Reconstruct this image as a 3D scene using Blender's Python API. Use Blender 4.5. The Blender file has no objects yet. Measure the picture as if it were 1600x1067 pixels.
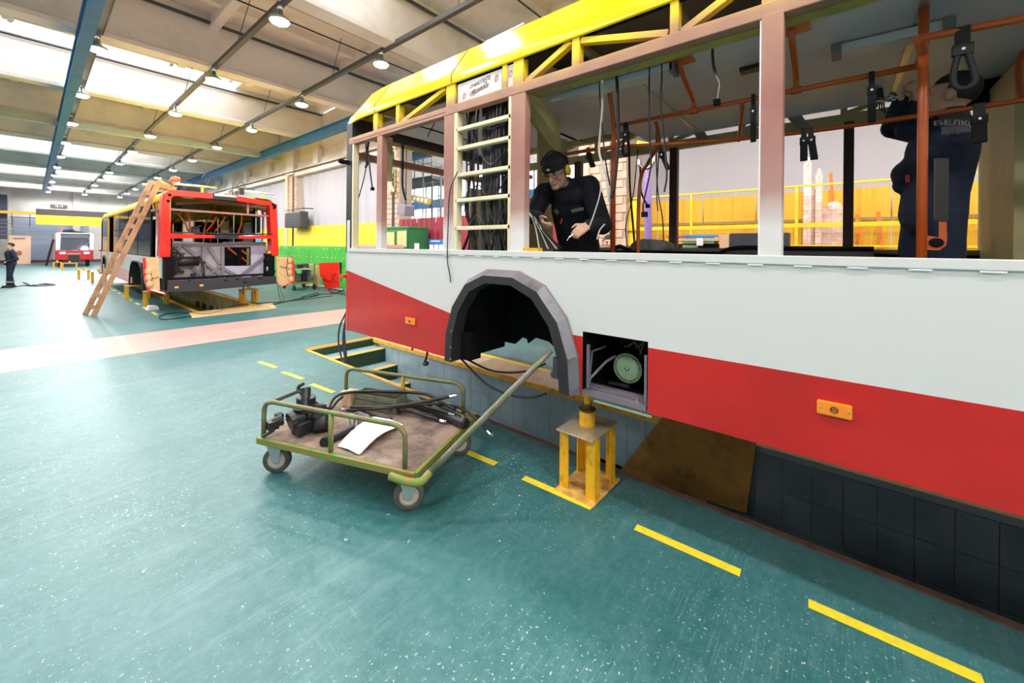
import bpy, bmesh, math, random
import numpy as np
from mathutils import Vector, Matrix

rnd = random.Random(7)
SC = bpy.context.scene
COL = SC.collection
R = math.radians

# ---------------------------------------------------------------- camera, world, exposure
FPX, PX, PY, HC = 620.0, 800.0, 386.0, 1.75
RHO, TH = R(.55), R(50.5)
_R0 = Vector((math.cos(TH), -math.sin(TH), 0)); _F0 = Vector((math.sin(TH), math.cos(TH), 0)); _U0 = Vector((0, 0, 1))
_RV = _R0 * math.cos(RHO) + _U0 * math.sin(RHO); _UV = _U0 * math.cos(RHO) - _R0 * math.sin(RHO)
CAMP = Vector((0, 0, HC))
cd = bpy.data.cameras.new('camera'); cam = bpy.data.objects.new('camera', cd); COL.objects.link(cam)
cd.sensor_width = 36; cd.lens = FPX / 1600 * 36; cd.shift_y = -(533.5 - PY) / 1600; cd.clip_start = .02; cd.clip_end = 500
m = Matrix((( _RV.x, _UV.x, -_F0.x, 0), (_RV.y, _UV.y, -_F0.y, 0), (_RV.z, _UV.z, -_F0.z, HC), (0, 0, 0, 1)))
cam.matrix_world = m
SC.camera = cam

w = bpy.data.worlds.new('overcast_sky'); SC.world = w; w.use_nodes = True
bg = w.node_tree.nodes['Background']; bg.inputs[0].default_value = (.93, .965, 1, 1); bg.inputs[1].default_value = 8.5
SC.view_settings.view_transform = 'Standard'; SC.view_settings.look = 'None'; SC.view_settings.gamma = 1
SC.view_settings.use_curve_mapping = False; SC.view_settings.exposure = -0.11
LAMP_W = 330.0
SC.cycles.use_denoising = True
SC.cycles.max_bounces = 8; SC.cycles.diffuse_bounces = 5; SC.cycles.glossy_bounces = 4
SC.cycles.sample_clamp_indirect = 8

# ---------------------------------------------------------------- helpers
def at(u, v, X=None, Y=None, Z=None, d=None):
    q = _RV * ((u - PX) / FPX) + _F0 + _UV * ((PY - v) / FPX)
    if X is not None: t = X / q.x
    elif Y is not None: t = Y / q.y
    elif Z is not None: t = (Z - HC) / q.z
    else: t = d
    return CAMP + q * t

def lin(c):
    return tuple((x / 255 / 12.92 if x / 255 <= .04045 else ((x / 255 + .055) / 1.055) ** 2.4) for x in c)

MATS = {}
def mat(name, rgb, rough=.6, metal=0., rgb2=None, scale=6., amount=.5, bump=0., bscale=40., spec=.5, coat=0., emit=None, estr=0., alpha=None, stretch=None, trans=0.):
    """Principled material; with rgb2 a noise pattern (in object space, metres) mixes the two colours."""
    if name in MATS: return MATS[name]
    M = bpy.data.materials.new(name); M.use_nodes = True; MATS[name] = M
    nt = M.node_tree; b = nt.nodes['Principled BSDF']
    b.inputs['Base Color'].default_value = (*lin(rgb), 1); b.inputs['Roughness'].default_value = rough; b.inputs['Metallic'].default_value = metal
    b.inputs['Specular IOR Level'].default_value = spec; b.inputs['Coat Weight'].default_value = coat; b.inputs['Coat Roughness'].default_value = .06
    b.inputs['Transmission Weight'].default_value = trans
    if emit: b.inputs['Emission Color'].default_value = (*lin(emit), 1); b.inputs['Emission Strength'].default_value = estr
    if alpha is not None: b.inputs['Alpha'].default_value = alpha
    if rgb2 or bump:
        tc = nt.nodes.new('ShaderNodeNewGeometry'); vec = tc.outputs['Position']
        if stretch:
            mp = nt.nodes.new('ShaderNodeMapping'); mp.inputs['Scale'].default_value = stretch; nt.links.new(vec, mp.inputs[0]); vec = mp.outputs[0]
    if rgb2:
        n = nt.nodes.new('ShaderNodeTexNoise'); n.inputs['Scale'].default_value = scale; n.inputs['Detail'].default_value = 6; n.inputs['Roughness'].default_value = .65
        nt.links.new(vec, n.inputs['Vector'])
        cr = nt.nodes.new('ShaderNodeValToRGB'); lo = .5 - .25 * (1 - amount) - .12; 
        cr.color_ramp.elements[0].position = .62 - .3 * amount; cr.color_ramp.elements[1].position = .78 - .2 * amount
        cr.color_ramp.elements[0].color = (*lin(rgb), 1); cr.color_ramp.elements[1].color = (*lin(rgb2), 1)
        nt.links.new(n.outputs[0], cr.inputs[0]); nt.links.new(cr.outputs[0], b.inputs['Base Color'])
    if bump:
        n2 = nt.nodes.new('ShaderNodeTexNoise'); n2.inputs['Scale'].default_value = bscale; n2.inputs['Detail'].default_value = 3; nt.links.new(vec, n2.inputs['Vector'])
        bp = nt.nodes.new('ShaderNodeBump'); bp.inputs['Strength'].default_value = bump; bp.inputs['Distance'].default_value = .01
        nt.links.new(n2.outputs[0], bp.inputs['Height']); nt.links.new(bp.outputs[0], b.inputs['Normal'])
    return M

OFF = {}
def off(o): return OFF.get(o.name, Vector((0, 0, 0))) if o else Vector((0, 0, 0))

class MB:
    def __init__(s): s.v = []; s.f = []
    def add(s, vs, fs):
        k = len(s.v); s.v += [tuple(x) for x in vs]; s.f += [tuple(i + k for i in f) for f in fs]; return s
    def box(s, c, d, M=None):
        c = Vector(c); hx, hy, hz = d[0] / 2, d[1] / 2, d[2] / 2
        P = [Vector((x, y, z)) for x in (-hx, hx) for y in (-hy, hy) for z in (-hz, hz)]
        if M is not None: P = [M @ p for p in P]
        return s.add([p + c for p in P], [(0, 1, 3, 2), (4, 6, 7, 5), (0, 4, 5, 1), (2, 3, 7, 6), (0, 2, 6, 4), (1, 5, 7, 3)])
    def b2(s, a, b):   # box from two corners
        a = Vector(a); b = Vector(b); return s.box((a + b) / 2, [abs(x) for x in (b - a)])
    def bar(s, p, q, w, h=None, up=(0, 0, 1)):   # rectangular bar p->q, w across, h along up
        h = w if h is None else h; p = Vector(p); q = Vector(q); z = (q - p); L = z.length; z.normalize(); u = Vector(up)
        if abs(z.dot(u)) > .98: u = Vector((0, 1, 0)) if abs(z.y) < .9 else Vector((1, 0, 0))
        x = z.cross(u).normalized(); y = x.cross(z).normalized()
        M = Matrix((x, y, z)).transposed(); return s.box((p + q) / 2, (w, h, L), M)
    def tube(s, pts, r, n=8, closed=False, caps=True):
        pts = [Vector(p) for p in pts]; N = len(pts); rs = r if isinstance(r, (list, tuple)) else [r] * N
        k = len(s.v); prev = None
        for i, p in enumerate(pts):
            a = pts[i - 1] if (i > 0 or closed) else p; b = pts[(i + 1) % N] if (i < N - 1 or closed) else p
            t = (b - a)
            if t.length < 1e-9: t = Vector((0, 0, 1))
            t.normalize()
            if prev is None:
                u = Vector((0, 0, 1)) if abs(t.z) < .9 else Vector((1, 0, 0)); x = t.cross(u).normalized()
            else:
                x = (prev - t * prev.dot(t))
                x = x.normalized() if x.length > 1e-6 else t.orthogonal().normalized()
            prev = x; y = t.cross(x)
            for j in range(n):
                an = 2 * math.pi * j / n; s.v.append(tuple(p + (x * math.cos(an) + y * math.sin(an)) * rs[i]))
        for i in range(N if closed else N - 1):
            for j in range(n):
                a = k + i * n + j; b = k + i * n + (j + 1) % n; i2 = (i + 1) % N
                s.f.append((a, b, k + i2 * n + (j + 1) % n, k + i2 * n + j))
        if caps and not closed:
            s.f.append(tuple(k + j for j in reversed(range(n)))); s.f.append(tuple(k + (N - 1) * n + j for j in range(n)))
        return s
    def cyl(s, p, q, r, r2=None, n=16): return s.tube([p, q], [r, r if r2 is None else r2], n)
    def lathe(s, prof, c, axis, n=24):   # prof: (radius, along axis)
        c = Vector(c); a = Vector(axis).normalized(); x = a.orthogonal().normalized(); y = a.cross(x); k = len(s.v)
        for (r, t) in prof:
            for j in range(n):
                an = 2 * math.pi * j / n; s.v.append(tuple(c + a * t + (x * math.cos(an) + y * math.sin(an)) * r))
        for i in range(len(prof) - 1):
            for j in range(n): s.f.append((k + i * n + j, k + i * n + (j + 1) % n, k + (i + 1) * n + (j + 1) % n, k + (i + 1) * n + j))
        return s
    def prism(s, poly, vec):
        poly = [Vector(p) for p in poly]; v = Vector(vec); n = len(poly)
        return s.add(poly + [p + v for p in poly], [tuple(reversed(range(n))), tuple(range(n, 2 * n))] + [(i, (i + 1) % n, n + (i + 1) % n, n + i) for i in range(n)])
    def poly(s, *ps): return s.add(ps, [tuple(range(len(ps)))])
    def ell(s, c, r, n=10, M=None):
        c = Vector(c); k = len(s.v); mm = n // 2 + 2
        for i in range(mm + 1):
            th = math.pi * i / mm
            for j in range(n):
                ph = 2 * math.pi * j / n; p = Vector((r[0] * math.sin(th) * math.cos(ph), r[1] * math.sin(th) * math.sin(ph), r[2] * math.cos(th)))
                s.v.append(tuple(c + (M @ p if M is not None else p)))
        for i in range(mm):
            for j in range(n): s.f.append((k + i * n + j, k + (i + 1) * n + j, k + (i + 1) * n + (j + 1) % n, k + i * n + (j + 1) % n))
        return s
    def strip(s, rows, closed=False):   # rows: list of equal-length point lists, skinned together
        k = len(s.v); n = len(rows[0])
        for r in rows: s.v += [tuple(p) for p in r]
        for i in range(len(rows) - 1):
            for j in range(n if closed else n - 1): s.f.append((k + i * n + j, k + i * n + (j + 1) % n, k + (i + 1) * n + (j + 1) % n, k + (i + 1) * n + j))
        return s
    def build(s, name, material, parent=None, smooth=False, bevel=0, solid=0, label=None, kind=None, sharp=0, local=False):
        o0 = off(parent); me = bpy.data.meshes.new(name); me.from_pydata([tuple(Vector(p) - (Vector() if local else o0)) for p in s.v], [], s.f); me.update()
        bm = bmesh.new(); bm.from_mesh(me); bmesh.ops.recalc_face_normals(bm, faces=bm.faces); bm.to_mesh(me); bm.free()
        o = bpy.data.objects.new(name, me); COL.objects.link(o); OFF[o.name] = o0.copy()
        if material: me.materials.append(material)
        if smooth: me.polygons.foreach_set('use_smooth', [True] * len(me.polygons))
        if sharp: me.set_sharp_from_angle(angle=R(sharp))
        if bevel:
            b = o.modifiers.new('b', 'BEVEL'); b.width = bevel; b.segments = 2; b.limit_method = 'ANGLE'
        if solid:
            b = o.modifiers.new('s', 'SOLIDIFY'); b.thickness = solid; b.offset = 0
        if parent: o.parent = parent
        if label: o['label'] = label
        if kind: o['kind'] = kind
        return o

def thing(name, label, cat, loc=(0, 0, 0), group=None):
    o = bpy.data.objects.new(name, None); COL.objects.link(o); o.location = loc; OFF[o.name] = Vector(loc); o.empty_display_size = .1
    o['label'] = label; o['category'] = cat
    if group: o['group'] = group
    return o
def tag(o, label, cat, group=None):
    o['label'] = label; o['category'] = cat
    if group: o['group'] = group
    return o
def struct(o): o['kind'] = 'structure'; return o
def sroot(name, loc=(0, 0, 0)):
    o = bpy.data.objects.new(name, None); COL.objects.link(o); o.location = loc; OFF[o.name] = Vector(loc); o['kind'] = 'structure'; return o
def inst(src, name, loc, parent=None, rot=None):   # a piece sharing mesh data
    o = bpy.data.objects.new(name, src.data); COL.objects.link(o); o.location = Vector(loc) - off(parent); 
    if rot: o.rotation_euler = rot
    if parent: o.parent = parent
    return o
def dup(root, loc, rotz=0, label=None):
    r = root.copy(); COL.objects.link(r); r.location = loc; r.rotation_euler = (0, 0, rotz)
    if label: r['label'] = label
    for ch in list(root.children):
        c = ch.copy(); COL.objects.link(c); c.parent = r
        for g in ch.children:
            d = g.copy(); COL.objects.link(d); d.parent = c
    return r
def arc(pts, n=6):   # Catmull-Rom through points
    P = [Vector(p) for p in pts]; P = [P[0] * 2 - P[1]] + P + [P[-1] * 2 - P[-2]]; out = []
    for i in range(1, len(P) - 2):
        for k in range(n):
            t = k / n; a, b, c, d = P[i - 1], P[i], P[i + 1], P[i + 2]
            out.append(.5 * ((2 * b) + (c - a) * t + (2 * a - 5 * b + 4 * c - d) * t * t + (3 * b - a - 3 * c + d) * t ** 3))
    out.append(P[-2]); return out
def text(s, name, size, o, xax, yax, material, parent=None, ext=.001, align='CENTER', shear=0.):
    c = bpy.data.curves.new(name, 'FONT'); c.body = s; c.size = size; c.align_x = align; c.align_y = 'CENTER'; c.extrude = ext; c.resolution_u = 3; c.shear = shear
    t = bpy.data.objects.new(name, c); COL.objects.link(t)
    x = Vector(xax).normalized(); z = x.cross(Vector(yax)).normalized(); y = z.cross(x); M = Matrix((x, y, z)).transposed().to_4x4(); M.translation = Vector(o) - off(parent)
    bpy.context.view_layer.update(); me = bpy.data.meshes.new_from_object(t.evaluated_get(bpy.context.evaluated_depsgraph_get())); COL.objects.unlink(t); bpy.data.objects.remove(t)
    t = bpy.data.objects.new(name, me); COL.objects.link(t); t.matrix_world = M; me.materials.clear(); me.materials.append(material)
    if parent: t.parent = parent
    return t

# ---------------------------------------------------------------- materials
WHITE = mat('white_bus_paint', (212, 211, 209), .32, coat=.3)
RED = mat('red_bus_paint', (196, 28, 22), .28, coat=.4, rgb2=(180, 24, 20), scale=2)
YEL = mat('yellow_bus_paint', (250, 214, 20), .16, coat=.7)
BLACK = mat('black_plastic', (22, 22, 24), .45)
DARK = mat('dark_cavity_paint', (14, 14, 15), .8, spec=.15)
RUBBER = mat('rubber', (30, 30, 32), .6)
CABLE = mat('black_cable_jacket', (20, 19, 21), .45)
CREAM = mat('cream_primer', (186, 174, 130), .6, rgb2=(170, 158, 116), scale=5)
CREAMB = mat('light_cream_paint', (226, 212, 178), .5, rgb2=(214, 200, 160), scale=4)
ORANGE = mat('orange_handrail_paint', (196, 88, 30), .35, coat=.2)
YSTEEL = mat('yellow_stand_paint', (232, 172, 26), .45, rgb2=(190, 130, 20), scale=14, amount=.4)
YWORN = mat('worn_yellow_plate', (226, 178, 92), .55, rgb2=(176, 128, 66), scale=11, amount=.7)
STEELW = mat('worn_steel_plate', (172, 160, 140), .4, .3, rgb2=(214, 170, 70), scale=13, amount=.4)
GREENP = mat('chipped_green_paint', (86, 136, 52), .55, rgb2=(146, 112, 60), scale=22, amount=.8)
YGREEN = mat('chipped_yellow_paint', (176, 142, 40), .55, rgb2=(92, 84, 44), scale=30, amount=.7)
RUSTG = mat('worn_brown_green_tube', (112, 98, 72), .5, .2, rgb2=(86, 116, 50), scale=24, amount=.6)
PLYW = mat('dirty_plywood', (150, 128, 112), .75, rgb2=(92, 76, 68), scale=5, amount=.7, bump=.2)
PLY = mat('clean_plywood', (232, 196, 146), .6, rgb2=(216, 176, 124), scale=3, stretch=(1, 8, 1))
WOOD = mat('ladder_wood', (196, 150, 112), .6, rgb2=(170, 122, 84), scale=5, amount=.5)
ZINC = mat('galvanised_metal', (180, 184, 182), .38, .7)
CHROME = mat('bright_metal', (220, 220, 222), .2, 1.)
GREY = mat('grey_laminate', (206, 203, 206), .5)
DGREY = mat('dark_grey_metal', (72, 70, 74), .5, .2)
MGREY = mat('mid_grey_metal', (120, 116, 124), .5, .2)
BLUE = mat('blue_crane_paint', (46, 118, 172), .45, rgb2=(40, 100, 150), scale=2)
CONC = mat('ceiling_concrete', (232, 220, 212), .85, rgb2=(214, 200, 190), scale=1.2, amount=.5, bump=.15, bscale=14)
CONCB = mat('beam_concrete', (238, 230, 224), .85, rgb2=(222, 212, 204), scale=1., amount=.5, bump=.1, bscale=14)
WALLP = mat('grey_wall_paint', (196, 192, 186), .8, rgb2=(180, 176, 170), scale=.8)
CURT = mat('grey_curtain_fabric', (172, 170, 178), .8)
PAPER = mat('white_paper', (236, 236, 238), .6)
INK = mat('dark_ink', (40, 38, 44), .6)
AMBER = mat('amber_lens', (250, 140, 26), .22, coat=.5)
BRICKM = mat('column_brick', (206, 172, 150), .85, rgb2=(186, 150, 128), scale=4)
NAVY = mat('navy_workwear', (24, 34, 56), .85, rgb2=(18, 26, 44), scale=8)
NAVYD = mat('dark_navy_workwear', (17, 20, 30), .88, rgb2=(12, 14, 22), scale=8)
SKIN = mat('skin', (206, 160, 136), .55)
HAIR = mat('dark_hair', (38, 28, 22), .7)
SHOE = mat('dark_shoe_leather', (40, 36, 34), .6)
GREYP = mat('grey_workwear_panel', (92, 92, 98), .8)
TILE = mat('pale_blue_pit_tile', (150, 172, 182), .35, rgb2=(132, 154, 164), scale=3)
GROUT = mat('tile_grout', (104, 118, 124), .8)
DGREEN = mat('dark_green_riser_paint', (24, 60, 38), .45)
NOSE = mat('yellow_nosing_paint', (224, 170, 66), .55, rgb2=(190, 136, 44), scale=12)
YLINE = mat('yellow_floor_paint', (240, 216, 50), .5, rgb2=(222, 200, 60), scale=20)
GLASSD = mat('tinted_glass', (24, 28, 34), .06, spec=.7)

def frame_paint():   # primed window frame: pink primer, white overspray near the sill and yellow overspray near the roof (real paint edges, in world height)
    M = bpy.data.materials.new('frame_primer'); M.use_nodes = True; nt = M.node_tree; b = nt.nodes['Principled BSDF']; b.inputs['Roughness'].default_value = .6
    g = nt.nodes.new('ShaderNodeNewGeometry'); sp = nt.nodes.new('ShaderNodeSeparateXYZ'); nt.links.new(g.outputs['Position'], sp.inputs[0])
    n = nt.nodes.new('ShaderNodeTexNoise'); n.inputs['Scale'].default_value = 2.2; n.inputs['Detail'].default_value = 4; nt.links.new(g.outputs['Position'], n.inputs['Vector'])
    ad = nt.nodes.new('ShaderNodeMath'); ad.operation = 'MULTIPLY_ADD'; ad.inputs[1].default_value = .16; nt.links.new(n.outputs[0], ad.inputs[0]); nt.links.new(sp.outputs[2], ad.inputs[2])
    mr = nt.nodes.new('ShaderNodeMapRange'); mr.inputs[1].default_value = 1.70; mr.inputs[2].default_value = 3.40; nt.links.new(ad.outputs[0], mr.inputs[0])
    cr = nt.nodes.new('ShaderNodeValToRGB'); e = cr.color_ramp.elements
    stops = [(.0, (222, 220, 218)), (.14, (216, 208, 206)), (.24, (172, 130, 120)), (.5, (156, 102, 92)), (.72, (170, 122, 104)), (.80, (174, 128, 104)), (.835, (196, 154, 88)), (.87, (240, 202, 40)), (1., (248, 210, 20))]
    while len(e) < len(stops): e.new(.5)
    for k, (p, c) in enumerate(stops): e[k].position = p; e[k].color = (*lin(c), 1)
    nt.links.new(mr.outputs[0], cr.inputs[0])
    n2 = nt.nodes.new('ShaderNodeTexNoise'); n2.inputs['Scale'].default_value = 5; n2.inputs['Detail'].default_value = 5; nt.links.new(g.outputs['Position'], n2.inputs['Vector'])
    mx = nt.nodes.new('ShaderNodeMix'); mx.data_type = 'RGBA'; mx.blend_type = 'OVERLAY'; mx.inputs[0].default_value = .25
    nt.links.new(cr.outputs[0], mx.inputs[6]); nt.links.new(n2.outputs[0], mx.inputs[7]); nt.links.new(mx.outputs[2], b.inputs['Base Color'])
    return M
FRAME = frame_paint()

def floor_paint():
    M = bpy.data.materials.new('teal_floor_paint'); M.use_nodes = True; nt = M.node_tree; b = nt.nodes['Principled BSDF']
    N = nt.nodes.new; L = nt.links.new
    g = N('ShaderNodeNewGeometry')
    def noise(sc, det, rough=.6, stretch=None, rot=.5):
        n = N('ShaderNodeTexNoise'); n.inputs['Scale'].default_value = sc; n.inputs['Detail'].default_value = det; n.inputs['Roughness'].default_value = rough
        if stretch:
            mp = N('ShaderNodeMapping'); mp.inputs['Scale'].default_value = stretch; mp.inputs['Rotation'].default_value = (0, 0, rot); L(g.outputs['Position'], mp.inputs[0]); L(mp.outputs[0], n.inputs['Vector'])
        else: L(g.outputs['Position'], n.inputs['Vector'])
        return n
    def ramp(src, a, c):
        m_ = N('ShaderNodeMapRange'); m_.inputs[1].default_value = a; m_.inputs[2].default_value = c; L(src, m_.inputs[0]); return m_.outputs[0]
    def mixc(fac, c1, c2):
        x = N('ShaderNodeMix'); x.data_type = 'RGBA'
        if isinstance(fac, float): x.inputs[0].default_value = fac
        else: L(fac, x.inputs[0])
        for i, c in ((6, c1), (7, c2)):
            if isinstance(c, tuple): x.inputs[i].default_value = (*lin(c), 1)
            else: L(c, x.inputs[i])
        return x.outputs[2]
    def mul(a, c):
        x = N('ShaderNodeMath'); x.operation = 'MULTIPLY'; L(a, x.inputs[0])
        if isinstance(c, float): x.inputs[1].default_value = c
        else: L(c, x.inputs[1])
        return x.outputs[0]
    base = mixc(ramp(noise(.55, 6).outputs[0], .35, .7), (24, 88, 89), (50, 106, 109))
    base = mixc(mul(ramp(noise(2.4, 8, .75).outputs[0], .46, .72), .55), base, (76, 119, 123))
    base = mixc(mul(ramp(noise(1.1, 5, .7, (1, 7, 1)).outputs[0], .55, .8), .35), base, (132, 158, 164))   # scuffs
    base = mixc(mul(ramp(noise(16, 9, .8).outputs[0], .42, .66), .4), base, (84, 136, 138))   # fine mottling
    wear = ramp(noise(.8, 3).outputs[0], .40, .60)
    base = mixc(mul(ramp(noise(55, 3, .6).outputs[0], .63, .67), wear), base, (186, 202, 200))   # chips
    base = mixc(ramp(noise(17, 3, .7).outputs[0], .695, .71), base, (198, 196, 190))   # larger chips
    base = mixc(ramp(noise(2.3, 6, .75).outputs[0], .685, .692), base, (190, 170, 166))   # peeled patches
    sw = ramp(noise(1.7, 3).outputs[0], .46, .62)
    for sc, st, rot, op in ((3.2, (1, 46, 1), .5, .24), (3.6, (40, 1, 1), .15, .18), (2.6, (1, 60, 1), 1.35, .2), (4.2, (1, 38, 1), -.4, .16)):   # long thin scratches in several directions
        base = mixc(mul(mul(ramp(noise(sc, 1, .5, st, rot).outputs[0], .66, .70), sw), op), base, (160, 190, 190))
    L(base, b.inputs['Base Color'])
    b.inputs['Specular IOR Level'].default_value = .45; b.inputs['Coat Weight'].default_value = .28; b.inputs['Coat Roughness'].default_value = .48; b.inputs['Coat IOR'].default_value = 1.5
    r = N('ShaderNodeMapRange'); r.inputs[3].default_value = .42; r.inputs[4].default_value = .58; L(noise(1.6, 6, .7).outputs[0], r.inputs[0]); L(r.outputs[0], b.inputs['Roughness'])
    return M
FLOORM = floor_paint()
LANE = mat('pink_lane_paint', (226, 150, 142), .38, rgb2=(216, 166, 158), scale=1.5, amount=.6, stretch=(.6, 5, 1))
# ---------------------------------------------------------------- floor with its two inspection pits
NX, FX = 2.93, 4.13          # pit edges
P1 = (-9.0, 6.82); P2 = (12.5, 24.0)
fl = MB(); xs = [-16, 2.75, NX, 4.1, FX, 24]; ys = [-14, P1[0], P1[1], P2[0], P2[1], 56]
for i in range(5):
    for j in range(5):
        xm = (xs[i] + xs[i + 1]) / 2; ym = (ys[j] + ys[j + 1]) / 2
        if (NX < xm < FX and P1[0] < ym < P1[1]) or (2.75 < xm < 4.1 and P2[0] < ym < P2[1]): continue
        fl.poly((xs[i], ys[j], 0), (xs[i + 1], ys[j], 0), (xs[i + 1], ys[j + 1], 0), (xs[i], ys[j + 1], 0))
floor = struct(fl.build('floor', FLOORM)); floor['label'] = 'teal painted workshop floor, scuffed and chipped'
MB().add([(-16, 8.45, .002), (14, 8.75, .002), (14, 10.6, .002), (-16, 10.3, .002)], [(0, 1, 2, 3)]).build('painted_lane', LANE, floor, label='worn pink walkway painted across the teal floor')
def dash(u0, v0, u1, v1, wd=.062):
    a = at(u0, v0, Z=.003); b = at(u1, v1, Z=.003); d = (b - a).normalized(); n = Vector((d.y, -d.x, 0)) * wd / 2
    MB().poly(a - n, b - n, b + n, a + n).build('paint_dash', YLINE, floor)
for q in [(405, 565, 431, 574), (442, 581, 473, 592), (487, 600, 521, 613), (540, 620, 590, 644), (727, 705, 775, 725), (818, 746, 925, 793), (993, 823, 1157, 895), (1263, 942, 1537, 1063)]: dash(*q)
dash(43, 466, 81, 464)
# dashes of the far line beside the second pit
for k in range(9): MB().b2((1.95, 12.9 + k * 1.25, .002), (2.01, 13.5 + k * 1.25, .004)).build('paint_dash', YLINE, floor)
# beige strip and its yellow edge lines beyond the pit
MB().b2((FX, -8, 0), (4.62, 6.8, .004)).build('edge_strip', mat('beige_edge_paint', (206, 184, 148), .5, rgb2=(180, 156, 122), scale=6), floor, label='beige strip along the far pit edge')
MB().b2((4.62, -8, 0), (4.72, 6.8, .006)).build('edge_line', YLINE, floor)

pit = sroot('pit_wall'); pit['label'] = 'tiled inspection pit under the near bus'
MB().poly((FX + .01, P1[0], 0), (FX + .01, P1[1], 0), (FX + .01, P1[1], -1.3), (FX + .01, P1[0], -1.3)).build('tile_backing', GROUT, pit)
MB().poly((NX, P1[0], 0), (NX, 6.0, 0), (NX, 6.0, -1.3), (NX, P1[0], -1.3)).build('near_face', GROUT, pit)
MB().poly((NX, P1[0], -1.3), (FX, P1[0], -1.3), (FX, P1[1], -1.3), (NX, P1[1], -1.3)).build('pit_floor', FLOORM, pit)
MB().poly((NX, P1[0], 0), (FX, P1[0], 0), (FX, P1[0], -1.3), (NX, P1[0], -1.3)).build('end_face', GROUT, pit)
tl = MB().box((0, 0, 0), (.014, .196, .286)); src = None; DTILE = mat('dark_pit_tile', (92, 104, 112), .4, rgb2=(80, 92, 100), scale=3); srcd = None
for i in range(56):
    for j in range(3):
        y = P1[1] - .36 - i * .2; z = -.2 - j * .29
        if y < -4.4: continue
        if 1.25 < y < 2.2 and j == 2: continue
        p = (FX + rnd.uniform(-.001, .002), y, z)
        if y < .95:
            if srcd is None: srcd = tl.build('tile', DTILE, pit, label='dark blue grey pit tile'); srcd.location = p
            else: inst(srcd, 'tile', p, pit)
        elif src is None:
            src = tl.build('tile', TILE, pit, bevel=0); src.location = p
        else: inst(src, 'tile', p, pit)
MB().b2((FX - .03, .9, -.055), (FX + .02, P1[1], .008)).build('pit_rim', NOSE, pit, label='yellow painted pit edge')
MB().b2((NX - .02, 2.9, -.03), (NX + .035, P1[1], .008)).build('pit_rim', NOSE, pit)
MB().b2((NX - .02, P1[0], -.03), (NX + .03, 2.9, .01)).build('pit_rim', mat('rusty_angle', (84, 62, 52), .7, rgb2=(60, 46, 40), scale=10), pit, label='rusty steel pit edge')
MB().b2((NX, P1[1] - .06, -.05), (FX, P1[1] + .12, .008)).build('pit_rim', mat('ochre_rim', (170, 124, 30), .6), pit, label='ochre rim at the head of the pit steps')
MB().b2((FX + .001, 1.25, -.93), (FX + .003, 2.2, -.64)).build('wall_niche', DARK, pit, label='dark recess low in the tiled pit wall')
MB().tube([(FX - .05, 1.2, -.86), (FX - .05, 2.3, -.86)], .02).build('niche_pipe', mat('brown_pipe', (88, 64, 60), .5), pit)
# stairs into the pit
st = sroot('pit_stairs'); st['label'] = 'dark green pit steps with yellow nosings'
TREAD = mat('tread_paint', (132, 162, 164), .5, rgb2=(112, 142, 146), scale=8)
y = P1[1] - .06; z = 0.
for k in range(6):
    r = .12 if k == 0 else .23
    MB().b2((NX + .03, y - .012, z - r), (FX, y + .01, z)).build('riser', DGREEN, st)
    z -= r
    MB().b2((NX + .03, y - .28, z - .03), (FX, y - .012, z)).build('tread', TREAD, st)
    MB().b2((NX + .03, y - .385, z - .035), (FX, y - .28, z + .004)).build('nosing', NOSE, st)
    y -= .38
# second pit under the far bus
pit2 = sroot('pit_wall_far'); pit2.name = 'pit_wall'; pit2['label'] = 'pale inspection pit under the far bus'; OFF[pit2.name] = Vector((0, 0, 0))
PALEP = mat('pale_pit_wall', (206, 200, 160), .6, rgb2=(176, 168, 130), scale=2)
MB().poly((4.1, P2[0], 0), (4.1, P2[1], 0), (4.1, P2[1], -1.3), (4.1, P2[0], -1.3)).build('far_face', PALEP, pit2)
MB().poly((2.75, P2[0], 0), (2.75, P2[1], 0), (2.75, P2[1], -1.3), (2.75, P2[0], -1.3)).build('near_face', PALEP, pit2)
MB().poly((2.75, P2[1], 0), (4.1, P2[1], 0), (4.1, P2[1], -1.3), (2.75, P2[1], -1.3)).build('end_face', PALEP, pit2)
MB().poly((2.75, P2[0], 0), (4.1, P2[0], 0), (4.1, P2[0], -1.3), (2.75, P2[0], -1.3)).build('end_face', PALEP, pit2)
MB().poly((2.75, P2[0], -1.3), (4.1, P2[0], -1.3), (4.1, P2[1], -1.3), (2.75, P2[1], -1.3)).build('pit_floor', PALEP, pit2)
MB().b2((4.06, P2[0], -.06), (4.2, P2[1], .01)).build('pit_rim', YSTEEL, pit2)
MB().b2((2.68, P2[0], -.06), (2.79, P2[1], .01)).build('pit_rim', YSTEEL, pit2)
for k in range(7): MB().box((4.094, 13.6 + k * .9, -.55), (.012, .5, .22)).build('wall_vent', DGREY, pit2)
# ---------------------------------------------------------------- roof: folded slabs, deep beams, skylights
ZB, ZS = 6.3, 7.5
BEAMS = [(-6.3, 0), (-1.5, 0), (3.1, 0), (7.9, 1), (12.7, 0), (17.7, 1), (22.4, 0), (27.2, 0), (31.8, 1), (37.3, 0), (42.7, 1), (48.0, 0), (53.0, 1)]
RX0, RX1 = -14.0, 20.0
SX1 = 4.85
ceil = sroot('ceiling'); ceil['label'] = 'concrete roof of ribbed panels between deep beams'
b0 = None
for (by, lit) in BEAMS:
    b = MB()
    pr = [(by - .07, ZB + .18), (by - .2, ZB + .10), (by - .2, ZB), (by + .2, ZB), (by + .2, ZB + .10), (by + .07, ZB + .18), (by + .09, ZS + .3), (by - .09, ZS + .3)]
    b.prism([(RX0, p, q) for p, q in pr], (RX1 - RX0, 0, 0)); b.build('roof_beam', CONCB, ceil)
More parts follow.
